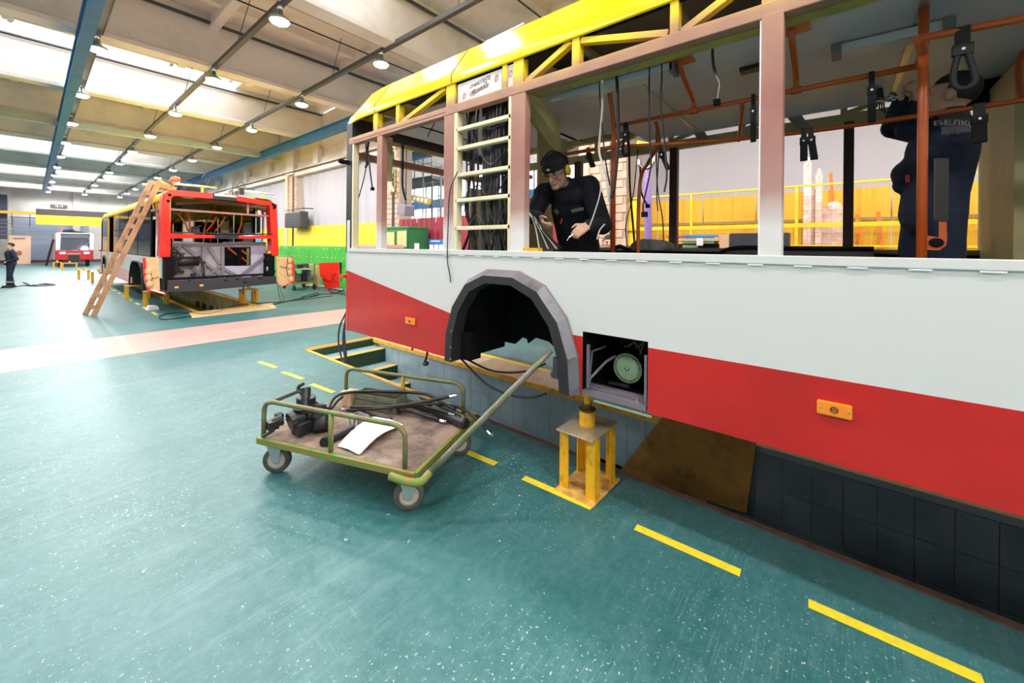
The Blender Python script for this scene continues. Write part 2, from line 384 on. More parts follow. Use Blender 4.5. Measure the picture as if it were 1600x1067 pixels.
SKYL = {0: (-8.2, 11.5), 1: (-8, 20), 5: (-10, 14), 3: (-10, 14)}
mull = mat('skylight_frame', (150, 146, 138), .6)
allb = [-11.] + [b[0] for b in BEAMS]
for i in range(len(BEAMS)):
    y0, y1 = allb[i], allb[i + 1]; lit = BEAMS[i][1]
    ye = y1 - (1.5 if lit else 0.)                 # glazed strip just before the beam, up to x = SX1
    # folded slab, panel by panel in X
    prof = []
    n = 4; s_ = (ye - y0) / n
    for k in range(n):
        a = y0 + k * s_
        prof += [(a, ZS), (a + s_ * .16, ZS), (a + s_ * .22, ZS + .17), (a + s_ * .94, ZS + .17)]
    prof.append((ye, ZS))
    x = RX0; first = None
    while x < RX1 - .1:
        xe = min(x + 3.4, RX1) if not (lit and x < SX1 < x + 3.4) else SX1; p = MB()
        if lit and x >= SX1 - .01: pf = prof[:-1] + [(y1, ZS + .12)]
        else: pf = prof
        p.strip([[(x + .02, a, z) for a, z in pf], [(xe - .02, a, z) for a, z in pf]])
        if y1 < 44: p.build('roof_panel', CONC, ceil)
        else:
            first = first or MB(); first.v, first.f = (first.v + p.v), (first.f + [tuple(q + len(first.v) for q in f) for f in p.f])
        if y1 < 38: MB().box((xe, (y0 + ye) / 2, ZS + .07), (.2, ye - y0, .46)).build('roof_rib', CONCB, ceil)
        x = xe
    if first: first.build('roof_panels', CONC, ceil, kind='stuff')
    if lit:
        MB().b2((RX0, ye - .06, ZS - .08), (SX1, ye + .06, ZS + .5)).build('skylight_curb', CONCB, ceil)
        f = MB(); x = RX0
        while x < SX1: f.b2((x - .05, ye, ZS + .3), (x + .05, y1, ZS + .42)); x += 1.7
        f.b2((RX0, (ye + y1) / 2 - .03, ZS + .3), (SX1, (ye + y1) / 2 + .03, ZS + .4)); f.build('skylight_frame', mull, ceil)
    MB().tube([(RX0, y1 - .17, ZS - .06), (RX1, y1 - .17, ZS - .06)], .045, 5).build('roof_conduit', DGREY, ceil)
# pipe and duct lines
MB().b2((RX0, 22.0, 6.05), (RX1, 22.25, 6.3)).build('roof_duct', mat('pale_green_duct', (178, 188, 178), .5), ceil, label='pale green duct below the beams')
for yy in (5.4, 10.2, 20.1, 25): MB().tube([(RX0, yy, 7.1), (RX1, yy, 7.1)], .02, 5).build('roof_conduit', DGREY, ceil)
# ---------------------------------------------------------------- lamps on cable tracks
LEDM = mat('led_face', (255, 255, 255), .5, emit=(244, 247, 255), estr=60.)
TRK = mat('cable_track', (92, 88, 84), .5, .3)
LX = [(.9, 'track nearest the left blue crane rail'), (2.99, 'middle cable track of the hall'), (5.2, 'cable track nearest the right wall')]
lamp0 = None
def lamp(x, y, lab, grp):
    global lamp0
    if lamp0 is None:
        t = thing('ceiling_lamp', lab, 'lamp', (0, 0, 0), grp)
        MB().lathe([(.03, .22), (.05, .22), (.06, .12), (.17, .06), (.185, .0), (.17, .0)], (0, 0, 0), (0, 0, 1), 20).build('housing', ZINC, t, True)
        MB().lathe([(.165, .004), (.15, -.025), (.1, -.05), (.04, -.06), (0, -.062)], (0, 0, 0), (0, 0, 1), 20).build('led_lens', LEDM, t, True)
        MB().tube([(0, 0, .2), (0, 0, .3)], .012, 6).build('hanger', DGREY, t)
        ld = bpy.data.lights.new('lamp_light', 'SPOT'); ld.energy = LAMP_W; ld.spot_size = R(176); ld.spot_blend = .35; ld.color = (1, .97, .94); ld.shadow_soft_size = .13
        lo = bpy.data.objects.new('lamp_light', ld); COL.objects.link(lo); lo.parent = t; lo.location = (0, 0, -.2)
        t.location = (x, y, 6.0); lamp0 = t; OFF[t.name] = Vector((x, y, 6)); return t
    r = dup(lamp0, (x, y, 6.0), 0, lab); r['group'] = grp; return r
for i, (x, nm) in enumerate(LX):
    t = thing('lamp_track', 'dark cable ' + nm.replace('cable ', ''), 'cable track', (x, 0, 6.3))
    MB().b2((x - .05, -12, 6.26), (x + .05, 52, 6.36)).build('tray', TRK, t)
    MB().tube([(x + .07, -12, 6.33), (x + .07, 52, 6.33)], .02, 5).build('cable', DGREY, t)
    for y in range(0, 50, 5): MB().tube([(x, y + .7, 6.36), (x + .25, y + .7, 7.5)], .008, 4).build('wire', DGREY, t)
    y0 = [12.6, 8.25, 12.6][i] - 4.28 * 4
    while y0 < 51.5:
        lamp(x, y0, 'round white LED lamp hanging on the ' + nm, 'LED lamps on the ' + nm); y0 += 4.28
for x in (-2.6,):  # unseen lamp row, added to light the bus side from the left
    for y in (-8, -3, 2, 7, 12, 17, 22, 28, 34, 40, 46): lamp(x, y, 'round white LED lamp in the far left bays of the hall', 'LED lamps in the left bays')
for x in (10.5, 15):  # no lamps known in this bay; unseen ones added for their light
    for y in (-6, 0, 6, 12, 18, 25): lamp(x, y, 'round white LED lamp in the neighbouring bay beyond the right wall', 'LED lamps in the neighbouring bay')
# ---------------------------------------------------------------- crane rails
def crane_rail(x, lab, y0, y1, zb):
    t = thing('crane_rail', lab, 'crane rail', (x, y0, zb))
    MB().b2((x - .1, y0, zb), (x + .1, y1, zb + .03)).build('lower_flange', BLUE, t)
    MB().b2((x - .1, y0, zb + .35), (x + .1, y1, zb + .38)).build('upper_flange', BLUE, t)
    MB().b2((x - .02, y0, zb + .03), (x + .02, y1, zb + .35)).build('web', BLUE, t)
    for (by, l_) in BEAMS:
        if y0 < by < y1: MB().b2((x - .06, by - .06, zb + .38), (x + .06, by + .06, ZB + .02)).build('bracket', DGREY, t)
    return t
crane_rail(.68, 'long blue crane rail hung at the left of the lamp tracks', -12, 52, 5.83)
crane_rail(7.2, 'long blue crane rail along the right hand wall ledge', 6.0, 52, 5.92)
# ---------------------------------------------------------------- walls
WX = 8.0
def wallbox(name, a, b, m_=WALLP): return struct(MB().b2(a, b).build(name, m_))
wb = sroot('wall_back'); wb['label'] = 'pale far end wall of the hall'
MB().b2((-16, 53.3, 3.9), (20, 53.6, 7.6)).build('upper_wall', WALLP, wb)
MB().b2((-16, 53.4, 0), (-3.1, 53.7, 3.9)).build('lower_wall', WALLP, wb); MB().b2((3.4, 53.4, 0), (20, 53.7, 3.9)).build('lower_wall', WALLP, wb)
MB().b2((-3.1, 53.42, 0), (-.95, 53.7, 3.9)).build('lower_wall', WALLP, wb)
for x in (-1.6, 2.4, 6): MB().b2((x, 53.15, 0 if x > 2 else 3.6), (x + .45, 53.35, 7.4)).build('pilaster', WALLP, wb)
MB().b2((-1, 53.46, 0), (3.45, 53.7, 3.95)).build('door_backing', WALLP, wb)
rd = sroot('door_1'); rd['label'] = 'blue grey roller door in the far wall'
for k in range(13): MB().b2((-.95, 53.36, k * .3 + .003), (3.4, 53.44, k * .3 + .297)).build('slat', mat('roller_door_paint', (140, 150, 172), .6), rd)
wl = sroot('wall_left'); wl['label'] = 'plain left wall of the hall'
MB().b2((-15.3, -14, 0), (-15, 54, 7.8)).build('plain_wall', WALLP, wl)
wf = sroot('wall_front'); wf['label'] = 'plain wall behind the photographer'
MB().b2((-15, -14.3, 0), (20, -14, 7.8)).build('brick_wall', WALLP, wf)
# right side: far outer wall of the neighbouring bay, with bright windows
wr = sroot('wall_right'); wr['label'] = 'outer wall of the neighbouring bay with bright windows'
MB().b2((19.6, -14, 0), (19.9, 54, 3.6)).build('lower_wall', WALLP, wr); MB().b2((19.6, -14, 6.6), (19.9, 54, 7.6)).build('upper_wall', WALLP, wr)
f = MB()
for k in range(46): f.b2((19.68, -14 + k * 1.5, 3.6), (19.78, -13.92 + k * 1.5, 6.6))
f.b2((19.68, -14, 5.0), (19.78, 54, 5.08)); f.build('window_bars', DGREY, wr)
# columns and ledge girders of the right hand row
COLY = [-4.6, 3.9, 12.0, 20.2, 29.1, 37.6, 46.]
for cy in COLY:
    c = sroot('column', (WX, cy, 0)); c['label'] = 'brick faced column on the right hand row'
    MB().b2((WX - .02, cy - .42, 0), (WX + .5, cy + .42, 5.1)).build('core', mat('mortar', (176, 160, 146), .9), c)
    if 3 < cy < 30:
        br = MB().box((0, 0, 0), (.03, .255, .16)); s_ = None
        for r_ in range(28):
            for k in range(3):
                yy = cy - .28 + k * .27 + (.05 if r_ % 2 else -.03); p = (WX - .03, yy, .1 + r_ * .178)
                if s_ is None: s_ = br.build('brick', BRICKM, c, local=True); s_.location = Vector(p) - off(c)
                else: inst(s_, 'brick', p, c)
    MB().b2((WX - .12, cy + .42, 0), (WX + .1, cy + .66, 5.1)).build('corner_post', mat('cream_post', (222, 196, 160), .7), c)
    MB().b2((WX - .15, cy - .3, 5.1), (WX + .5, cy + .5, 6.3)).build('head', CONCB, c)
    MB().tube([(WX - .06, cy - .1, .2), (WX - .06, cy - .1, 5.0)], .03, 6).build('cable', DGREY, c); MB().tube([(WX - .06, cy - .2, 1.2), (WX - .06, cy - .16, 5.0)], .018, 6).build('cable', DGREY, c)
lg = sroot('trim_1'); lg['label'] = 'concrete ledge girder over the curtains'
for a, b in zip(COLY[2:-1], COLY[3:]):
    MB().b2((WX - .1, a + .4, 5.0), (WX + .3, b - .35, 5.32)).build('ledge', CONCB, lg)
    MB().b2((WX, a + .4, 5.32), (WX + .25, b - .35, 5.62)).build('ledge', CONC, lg)
    MB().b2((WX + .1, a + .4, 5.62), (WX + .3, b - .35, 7.5)).build('upper_wall', CONC, lg)
    for yy in (a + 3, b - 2.6): MB().b2((WX - .16, yy - .22, 5.3), (WX + .06, yy + .22, 5.95)).build('ledge_block', CONCB, lg)
    MB().tube([(WX - .16, a, 5.2), (WX - .16, b, 5.2)], .025, 6).build('conduit', DGREY, lg)
MB().b2((WX, 3.9, 5.4), (WX + .3, 12, 6.2)).build('ledge', CONCB, lg)
def curtain(x, y0, y1, z0, z1, lab, amp=.07, seed=1, slant=0.):
    r_ = random.Random(seed); n = int(abs(y1 - y0) / .07); ph = 0; top = []; mid = []; bot = []
    for i in range(n + 1):
        y = y0 + (y1 - y0) * i / n; ph += r_.uniform(.35, 1.0); dx = amp * math.sin(ph) * (.6 + .4 * math.sin(i * .11))
        top.append((x + dx * .55, y, z1 - .05 * abs(math.sin(i * .14)))); mid.append((x + dx, y + slant * .5 * (1 - i / n), (z0 + z1) / 2)); bot.append((x + dx * 1.3, y + slant * (1 - i / n), z0))
    b = MB(); b.strip([top, mid, bot]); t = b.build('curtain', CURT, None, True); return tag(t, lab, 'curtain')
curtain(WX + .12, 20.0 - .5, 12.45, 2.4, 5.05, 'pale grey curtain hanging between the heater column and the near bus', seed=3, slant=-.35)
curtain(WX + .12, 28.7, 20.6, 2.2, 5.05, 'grey curtain hanging behind the far red ended bus', seed=5)
curtain(WX + .12, 37.2, 29.5, 2.0, 5.05, 'grey curtain in the bay farthest along the right wall', seed=6)
curtain(9.9, 5.0, -9, 2.3, 7.3, 'large grey curtain behind the yellow mesh fence', amp=.03, seed=8)
# low yellow and green panel wall between columns
pw = thing('panel_partition', 'low partition of yellow sheets above green boards beside the columns', 'partition', (WX, 12.5, 0))
YP = mat('yellow_sheet_paint', (250, 214, 46), .5); GP = mat('green_board_paint', (70, 178, 58), .45, rgb2=(58, 160, 50), scale=2)
def corr(x, y0, y1, z0, z1, parent, m_, name='sheet', step=.12, d=.02, label=None):
    rows = []; y = y0; k = 0; sg = 1 if y1 > y0 else -1; pts = []
    while (y1 - y) * sg > .001:
        dx = d if (k // 2) % 2 else 0; pts.append((x - dx, y)); y += sg * (step * .7 if k % 2 == 0 else step * .3); k += 1
    pts.append((x, y1)); b = MB(); b.strip([[(a, c, z0) for a, c in pts], [(a, c, z1) for a, c in pts]]); return b.build(name, m_, parent, solid=.006, label=label)
y = 12.45
while y < 23.9:
    corr(WX - .05, y, y + .93, 1.72, 2.6, pw, YP, 'yellow_sheet', .31, .012); y += .95
y = 12.45; k = 0
while y < 23:
    b = MB().b2((WX - .14, y, .06), (WX - .06, y + 1.88, .86)); b.build('green_board', GP, pw, bevel=.01)
    MB().b2((WX - .14, y, .88), (WX - .06, y + 1.88, 1.7)).build('green_board', GP, pw, bevel=.01)
    for j in range(6):
        for zz in (.8, 1.24, 1.6):
            if rnd.random() < .75: MB().cyl((WX - .15, y + .2 + j * .3, zz), (WX - .138, y + .2 + j * .3, zz), .022, n=6).build('rivet', PAPER, pw)
    y += 1.9
t = thing('teal_partition', 'teal panel seen behind the far bus beside the yellow sheets', 'partition', (WX, 26, 0))
TEALP = mat('teal_panel', (40, 148, 168), .5); MB().b2((WX - .1, 23.9, 0), (WX, 27.5, 2.3)).build('panel', TEALP, t); MB().b2((WX - .13, 23.86, 0), (WX + .03, 23.94, 2.35)).build('edge_post', DGREY, t); MB().b2((WX - .12, 23.9, 2.3), (WX + .02, 27.5, 2.36)).build('top_rail', DGREY, t)
def pane_mat():
    M = bpy.data.materials.new('milky_glazing'); M.use_nodes = True; nt = M.node_tree; nt.nodes.remove(nt.nodes['Principled BSDF']); N = nt.nodes.new
    a = N('ShaderNodeBsdfTransparent'); b = N('ShaderNodeBsdfTranslucent'); c = N('ShaderNodeBsdfGlossy'); c.inputs[1].default_value = .1; b.inputs[0].default_value = (.9, .93, .95, 1)
    m1 = N('ShaderNodeMixShader'); m1.inputs[0].default_value = .35; m2 = N('ShaderNodeMixShader'); m2.inputs[0].default_value = .05
    L = nt.links.new; L(a.outputs[0], m1.inputs[1]); L(b.outputs[0], m1.inputs[2]); L(m1.outputs[0], m2.inputs[1]); L(c.outputs[0], m2.inputs[2]); L(m2.outputs[0], nt.nodes['Material Output'].inputs[0]); return M
PANE = pane_mat()
for i, (by, lit) in enumerate(BEAMS):
    if lit:
        x = RX0
        while x < SX1:
            MB().b2((x + .05, by - 1.5, ZS + .34), (min(x + 1.65, SX1), by, ZS + .36)).build('pane', PANE, ceil); x += 1.7
MB().b2((19.72, -14, 3.6), (19.74, 54, 6.6)).build('glazing', PANE, wr)

# ================================================================ the near bus (a body shell on jack stands)
BX, BXF, BY1, BY0 = 2.4, 4.88, 4.5, -7.2
bus = thing('bus_shell', 'large unglazed white and red bus body with yellow roof, raised on jack stands', 'bus', (3.6, 1, .75))
SK, SILL, RB, RT, CB = .747, 1.72, 2.94, 3.02, 3.205      # skirt, sill, rail bottom/top, cove bottom heights
AC = Vector((BX, 2.03, .75))
ARO = [(1.365, .745), (1.385, 1.0), (1.475, 1.25), (1.66, 1.46), (1.9, 1.555), (2.22, 1.555), (2.44, 1.46), (2.60, 1.25), (2.68, 1.0), (2.695, .745)]
def aro_z(y):
    for (a, za), (b, zb) in zip(ARO, ARO[1:]):
        if a <= y <= b: return za + (zb - za) * (y - a) / (b - a)
    return SK
def stripe(y): return 1.145 if y < 2.69 else 1.152 + (y - 2.694) * (1.45 - 1.152) / (4.496 - 2.694)
HY0, HY1, HZ = .895, 1.345, 1.18
ysn = sorted(set([BY0, HY0, HY1, BY1, 4.496] + [p[0] for p in ARO] + [2.3, 3.2, 3.8, 1.4372, 2.6336]))
def panel(x, dx, nm_w, nm_r):
    wv = MB(); rv = MB()
    for a, b in zip(ysn, ysn[1:]):
        mid = (a + b) / 2; hatch = HY0 <= mid <= HY1; arch = ARO[0][0] < mid < ARO[-1][0]
        ba, bb = (HZ, HZ) if hatch else (aro_z(a), aro_z(b)) if arch else (SK, SK)
        sa, sb = stripe(a + 1e-5), stripe(b - 1e-5)
        def q(m_, za, zb, ta, tb):
            for xx in (x, x + dx): m_.poly((xx, a, za), (xx, b, zb), (xx, b, tb), (xx, a, ta))
            m_.poly((x, a, za), (x + dx, a, za), (x + dx, b, zb), (x, b, zb))
        q(wv, max(sa, ba), max(sb, bb), SILL - .02, SILL - .02)
        if ba < sa - .001 or bb < sb - .001: q(rv, min(ba, sa), min(bb, sb), sa, sb)
    wv.build(nm_w, WHITE, bus); rv.build(nm_r, RED, bus)
panel(BX, .03, 'white_side_panel', 'red_side_panel')
panel(BXF + .03, -.03, 'white_side_panel', 'red_side_panel')
# sill ledge with tape dashes
MB().b2((BX - .012, BY0, SILL - .045), (BX + .1, BY1 - .02, SILL)).build('sill', WHITE, bus, bevel=.004)
MB().b2((BXF - .1, BY0, SILL - .045), (BXF + .012, BY1, SILL + .04)).build('sill', mat('sill_grey', (116, 112, 108), .6), bus)
tp = MB(); y = -.9
while y < 2.9: tp.b2((BX - .0125, y, SILL - .052), (BX - .011, y + .07, SILL - .046)); y += .2
tp.build('tape_dashes', PAPER, bus, kind='stuff')
# rear corner + end panel
def corner(z0, z1, m_, nm, inset=0.):
    pts = [(BX, BY1), (BX + .02, BY1 + .06), (BX + .09, BY1 + .13), (BX + .2, BY1 + .17), (3.64, BY1 + .2), (BXF - .2, BY1 + .17), (BXF, BY1)]
    b = MB(); b.strip([[(x, y, z0) for x, y in pts], [(x, y, z1) for x, y in pts]]); b.build(nm, m_, bus, solid=.02)
corner(.74, 1.45, RED, 'end_panel'); corner(1.45, 1.66, WHITE, 'end_panel')
MB().b2((BX, BY1 - .01, .74), (BX - .004, BY1 + .003, 1.45)).build('panel_joint', mat('joint_orange', (220, 96, 70), .5), bus)
MB().b2((BX - .03, BY1 + .06, 1.36), (BX + .05, BY1 + .12, 1.4)).build('end_hinge', mat('red_hinge', (206, 60, 50), .5), bus)
# window frame: pillars (pink primer), rails, cantrail posts and braces
def pillar(y0, y1, z0=SILL - .05, z1=RB + .02, x0=BX, x1=BX + .07, m_=None, nm='window_pillar'):
    return MB().b2((x0, y0, z0), (x1, y1, z1)).build(nm, m_ or FRAME, bus, bevel=.006)
pillar(4.40, 4.43, m_=CREAMB); pillar(4.43, 4.56, z1=3.2, x0=BX + .0, x1=BX + .09, m_=mat('black_seal', (26, 26, 28), .5), nm='end_post')
MB().b2((BX - .006, 4.46, SILL - .05), (BX + .05, 4.52, 2.05)).build('end_post_guard', WHITE, bus)
pillar(3.805, 3.905); pillar(2.665, 2.80); pillar(1.86, 2.0); pillar(.222, .318, x0=BX - .005, x1=BX + .08); pillar(-1.55, -1.43); pillar(-3.3, -3.2); pillar(-5, -4.9); pillar(-7.2, -7.05)
for a, b in ((2.62, 2.665), (2.0, 2.03)): pillar(a, b, m_=CREAMB, nm='rack_post')
MB().b2((BX + .005, .318, SILL), (BX + .08, .326, RB)).build('pillar_edge', PAPER, bus)
MB().b2((BX - .004, BY0, RB), (BX + .07, BY1, RT)).build('window_rail', FRAME, bus, bevel=.006)
MB().b2((BX - .006, 2.78, RB + .03), (BX + .0, 4.4, RB + .036)).build('rail_groove', mat('groove', (120, 80, 70), .7), bus)
MB().b2((BX + .08, BY0, RB + .0), (BX + .17, 1.86, RB + .02)).build('inner_trim', mat('yellowed_trim', (176, 164, 84), .6, rgb2=(150, 140, 90), scale=8), bus, label='yellowish inner trim above the window openings')
for a, b in ((2.655, 2.775), (2.05, 2.10), (1.885, 1.985), (1.395, 1.455), (.735, .785), (3.90, 3.985), (3.50, 3.56), (.22, .32), (-.5, -.44), (-1.2, -1.12), (-2, -1.92)): pillar(a, b, RT - .01, CB + .02, nm='cantrail_post')
def brace(a, b, nm='cantrail_brace', w_=.05, m_=None):
    a = Vector(a); b = Vector(b); MB().bar(a, b, w_, .04, up=(0, 0, 1) if abs((b - a).normalized().z) < .9 else (1, 0, 0)).build(nm, m_ or FRAME, bus)
def br2(y0, z0, y1, z1): brace((BX + .035, y0, z0), (BX + .035, y1, z1))
br2(3.48, RT, 2.8, CB); br2(1.87, RT, 1.47, CB); br2(1.39, CB - .02, .80, RT + .02); br2(.72, RT, .33, CB); br2(.2, CB, -.42, RT)
# protective sheets in the cantrail with handwriting and red stamps
def sheet(y0, y1, z0, z1, nm): return MB().b2((BX + .012, y0, z0), (BX + .018, y1, z1)).build(nm, mat('milky_sheet', (196, 190, 188), .3, rgb2=(180, 174, 172), scale=14, bump=.3, bscale=26), bus)
sh = sheet(2.11, 2.63, RT + .005, CB - .015, 'masking_sheet'); sheet(1.99, 2.05, RT + .005, CB - .01, 'masking_sheet')
sh['label'] = 'milky sheet with two handwritten words and red stamps'
xa = (0, -1, 0); ya = (0, 0, 1)
def tilt(d): return (0, -math.cos(R(d)), math.sin(R(d))), (0, math.sin(R(d)), math.cos(R(d)))
t1 = tilt(6); text('ОЧИСТИТЕ', 'handwriting', .044, (BX + .010, 2.36, 3.14), t1[0], (0, .35, 1), INK, sh, .0004, shear=.35)
text('ОБШИВКУ', 'handwriting', .044, (BX + .010, 2.37, 3.08), t1[0], (0, .35, 1), INK, sh, .0004, shear=.35)
STAMP = mat('red_stamp_ink', (206, 120, 104), .6)
for yy, zz in ((2.545, 3.07), (2.425, 3.075), (2.29, 3.105), (2.17, 3.13), (2.02, 3.125)):
    MB().tube([(BX + .011, yy + .018 * math.cos(a), zz + .025 * math.sin(a)) for a in [k * math.pi / 6 for k in range(12)]], .0025, 4, closed=True).tube([(BX + .011, yy + .018, zz - .03), (BX + .011, yy - .014, zz + .026)], .0025, 4).build('stamp', STAMP, sh)
# yellow roof cove swept along the side and round the end
CP = [(.0, 3.205), (-.014, 3.21), (-.02, 3.25), (-.018, 3.29), (.06, 3.405), (.19, 3.59), (.27, 3.64), (.5, 3.67)]
def cove(side):
    rows = []
    for (y, sx, dz, fl) in [(BY0, 0, 0, 0), (0, 0, 0, 0), (2.68, 0, 0, 0), (2.69, 0, 0, 0), (3.9, 0, 0, 0), (4.15, .0, -.004, .0), (4.34, .006, -.012, .03), (4.48, .02, -.035, .10), (4.58, .05, -.07, .22), (4.66, .11, -.12, .42), (4.71, .22, -.2, .7), (4.74, .55, -.28, .95)]:
        r = []
        for (px_, z) in CP:
            z2 = z + dz * min(1, (z - 3.15) / .25 + .15) * (1 - 0); z2 = z2 - fl * (z2 - 3.2) * .55; z2 = max(z2, 3.185 + dz * .1)
            x = px_ + sx; r.append((BX + x if side == 0 else BXF - x, y, z2))
        rows.append(r)
    return MB().strip(rows)
for s in (0, 1): cove(s).build('roof_cove', YEL, bus, True, sharp=22)
for yy in (2.685, 3.93): MB().tube([(BX + a, yy, b + .001) for a, b in CP[1:]], .005, 4).build('cove_seam', mat('dark_seam', (96, 84, 30), .6), bus)
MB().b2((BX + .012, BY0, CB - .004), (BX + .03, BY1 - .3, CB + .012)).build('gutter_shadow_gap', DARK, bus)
rf = MB(); rf.strip([[(x, y, 3.665 - (.32 if k > 4 else .0) * ((y - 4.2) / .5 if y > 4.2 else 0)) for k, x in enumerate((2.85, 3.2, 3.64, 4.1, 4.45))] for y in (BY0, 0, 4.2)]); rf.build('roof_skin', YEL, bus)
rf = MB(); rf.strip([[(x, y, z) for x in (2.85, 3.64, 4.45)] for y, z in ((4.2, 3.665), (4.5, 3.56), (4.72, 3.3), (4.74, 3.12))]); rf.build('roof_end', YEL, bus, True)
MB().b2((2.66, BY0, 3.50), (4.62, 4.1, 3.52)).build('roof_underside', mat('roof_liner', (188, 184, 178), .7), bus)
for y in (4.55, 3.9, 2.72, 1.44, .76, .1, -.6, -1.3, -2): MB().b2((BX + .09, y, 3.2), (BXF - .09, y + .05, 3.30 if y > 4 else 3.24)).build('roof_bow', CREAM if y < 4.5 else DGREY, bus)
# end frame: cross bar, dark top box
MB().b2((BX + .1, 4.58, 2.82), (BXF - .1, 4.66, 2.9)).build('end_cross_bar', FRAME, bus)
MB().b2((BX + .12, 4.0, 2.5), (BX + .26, 4.06, 3.0)).build('end_bracket', CREAM, bus)
MB().b2((BX + .1, 4.54, 3.12), (BXF - .1, 4.64, 3.2)).build('end_top_bar', DGREY, bus)
pillar(4.5, 4.58, z1=3.15, x0=BXF - .1, x1=BXF, m_=DARK, nm='end_post')
MB().b2((BX - .05, 4.50, 2.72), (BX + .02, 4.56, 2.76)).ell((BX - .07, 4.53, 2.74), (.05, .03, .03)).build('camera_bracket', DARK, bus)
# ceiling inside, far side frame
MB().b2((2.62, BY0, 3.045), (4.72, 1.8, 3.065)).build('ceiling_panel', GREY, bus, label='light grey laminate ceiling panel')
MB().b2((2.66, 1.8, 3.2), (4.68, 4.4, 3.215)).build('ceiling_panel', GREY, bus)
for y in (1.2, -.35, -1.9): MB().b2((2.62, y, 3.035), (4.72, y + .035, 3.046)).build('ceiling_joint', ZINC, bus)
lf = MB().bar(at(1305, 83, Z=3.0), at(1485, 42, Z=3.0), .12, .05).build('strip_light', mat('unlit_diffuser', (196, 196, 200), .3), bus, label='unlit strip light on the ceiling')
for q in ((1307, 82.5), (1480, 43)): MB().box(at(*q, Z=2.998), (.13, .05, .056)).build('end_cap', MGREY, lf)
lf = MB().bar((2.86, 1.9, 3.01), (2.86, .9, 3.01), .12, .05).build('strip_light', MATS['unlit_diffuser'], bus)
MB().box((2.86, .9, 3.01), (.12, .03, .08)).build('end_cap', MGREY, lf)
MB().bar(at(1157, 112, Z=3.0), at(1190, 104, Z=3.0), .08, .03).build('ceiling_bracket', BLACK, bus)
MB().b2((BXF - .07, BY0, RB - .02), (BXF, BY1, RT - .0)).build('window_rail', CREAM, bus); MB().b2((BXF - .1, BY0, 3.16), (BXF - .02, BY1, 3.24)).build('cant_rail', CREAM, bus)
for k, y in enumerate((4.2, 3.4, 2.5, 1.53, .78, -.05, -.78, -1.5, -2.3)):
    MB().b2((BXF - .06, y, RT - .02), (BXF, y + .05, 3.2)).build('cantrail_post', CREAM, bus)
    if k < 8: brace((BXF - .03, y, RT + .01), (BXF - .03, y - .5, 3.17), m_=CREAM)
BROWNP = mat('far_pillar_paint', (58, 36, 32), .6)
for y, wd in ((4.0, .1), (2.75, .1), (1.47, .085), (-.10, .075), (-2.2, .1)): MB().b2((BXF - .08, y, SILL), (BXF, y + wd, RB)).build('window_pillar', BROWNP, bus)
for y in (1.3, .42, -.35, -1.1): MB().prism([(BXF - .12, y, 3.08), (BXF - .12, y - .12, 3.08), (BXF - .09, y - .2, 2.93), (BXF - .09, y - .1, 2.93)], (.02, 0, 0)).build('gusset', mat('gusset_paint', (140, 138, 122), .6), bus)
MB().b2((BXF - .1, BY0, .95), (BXF - .04, BY1, SILL)).build('inner_wall', mat('inner_wall_laminate', (84, 82, 78), .6), bus)
MB().b2((BX + .04, BY0, 1.2), (BX + .06, 1.3, SILL - .05)).build('inner_wall', DARK, bus)
# floor pan and chassis beams
MB().b2((BX + .62, BY0, .93), (BXF - .05, 4.4, 1.0)).build('floor_pan', DARK, bus); MB().b2((BX + .04, BY0, .93), (BX + .62, HY0 - .02, 1.0)).build('floor_pan', DARK, bus); MB().b2((BX + .04, 2.75, .93), (BX + .62, 4.4, 1.0)).build('floor_pan', DARK, bus)
for x in (2.78, 4.3): MB().b2((x, BY0, .80), (x + .09, 1.25, .94)).build('chassis_beam', DARK, bus)
for y in (4.2, 3.2, .6, -.6, -2, -3.5, -5): MB().b2((BX + .06, y, .83), (BXF - .06, y + .08, .94)).build('cross_member', DARK, bus)
# black floor covering edge seen above the sill on the far side: wheel box
MB().prism([(4.0, .95, 1.0), (4.0, .85, 1.68), (4.0, .72, 1.76), (4.0, -.2, 1.76), (4.0, -.2, 1.0)], (.8, 0, 0)).build('wheel_box', mat('wheel_box_cover', (58, 56, 54), .6), bus)
MB().tube(arc([(3.99, .92, 1.64), (3.99, .84, 1.71), (3.99, .7, 1.765), (3.99, .3, 1.765), (3.99, -.2, 1.765)]), .018, 6).build('box_edging', DARK, bus)
# ---------------- wheel arch trim and wheel house
def ring(f, g=1.): return [AC + Vector((0, (p[0] - AC.y) * f, (p[1] - .745) * g)) for p in ARO]
def rx(rg, x): return [Vector((x, p.y, p.z)) for p in rg]
ro = ring(1.015, 1.01); rf_ = ring(.955, .95); ri = ring(.83, .875)
MB().strip([rx(ro, BX + .005), rx(ro, BX - .02), rx(rf_, BX - .085)]).build('arch_trim', mat('arch_rubber_side', (122, 118, 124), .38, .25, rgb2=(92, 86, 92), scale=6), bus, label='grey flared edge of the wheel arch')
MB().strip([rx(rf_, BX - .085), rx(ri, BX - .085), rx(ri, BX + .04)]).build('arch_lip', mat('arch_rubber', (42, 41, 42), .42), bus)
MB().strip([rx(ring(.84, .885), BX + .03), rx(ring(.84, .885), BX + .64)]).build('wheel_house', DARK, bus)
bk = ring(.84, .885); jag = [(2.6, .80), (2.45, .80), (2.36, .88), (2.3, .87), (2.29, .83), (2.2, .9), (2.05, .885), (1.98, .84), (1.9, .85), (1.86, .79), (1.72, .8), (1.66, .87), (1.45, .84)]
MB().poly(*([Vector((BX + .64, p.y, p.z)) for p in bk if p.z > .95] + [Vector((BX + .64, y, z)) for y, z in jag])).build('wheel_house_back', DARK, bus, solid=.02)
MB().b2((BX + .02, 2.46, .76), (BX + .16, 2.56, 1.0)).build('arch_bracket', DARK, bus)
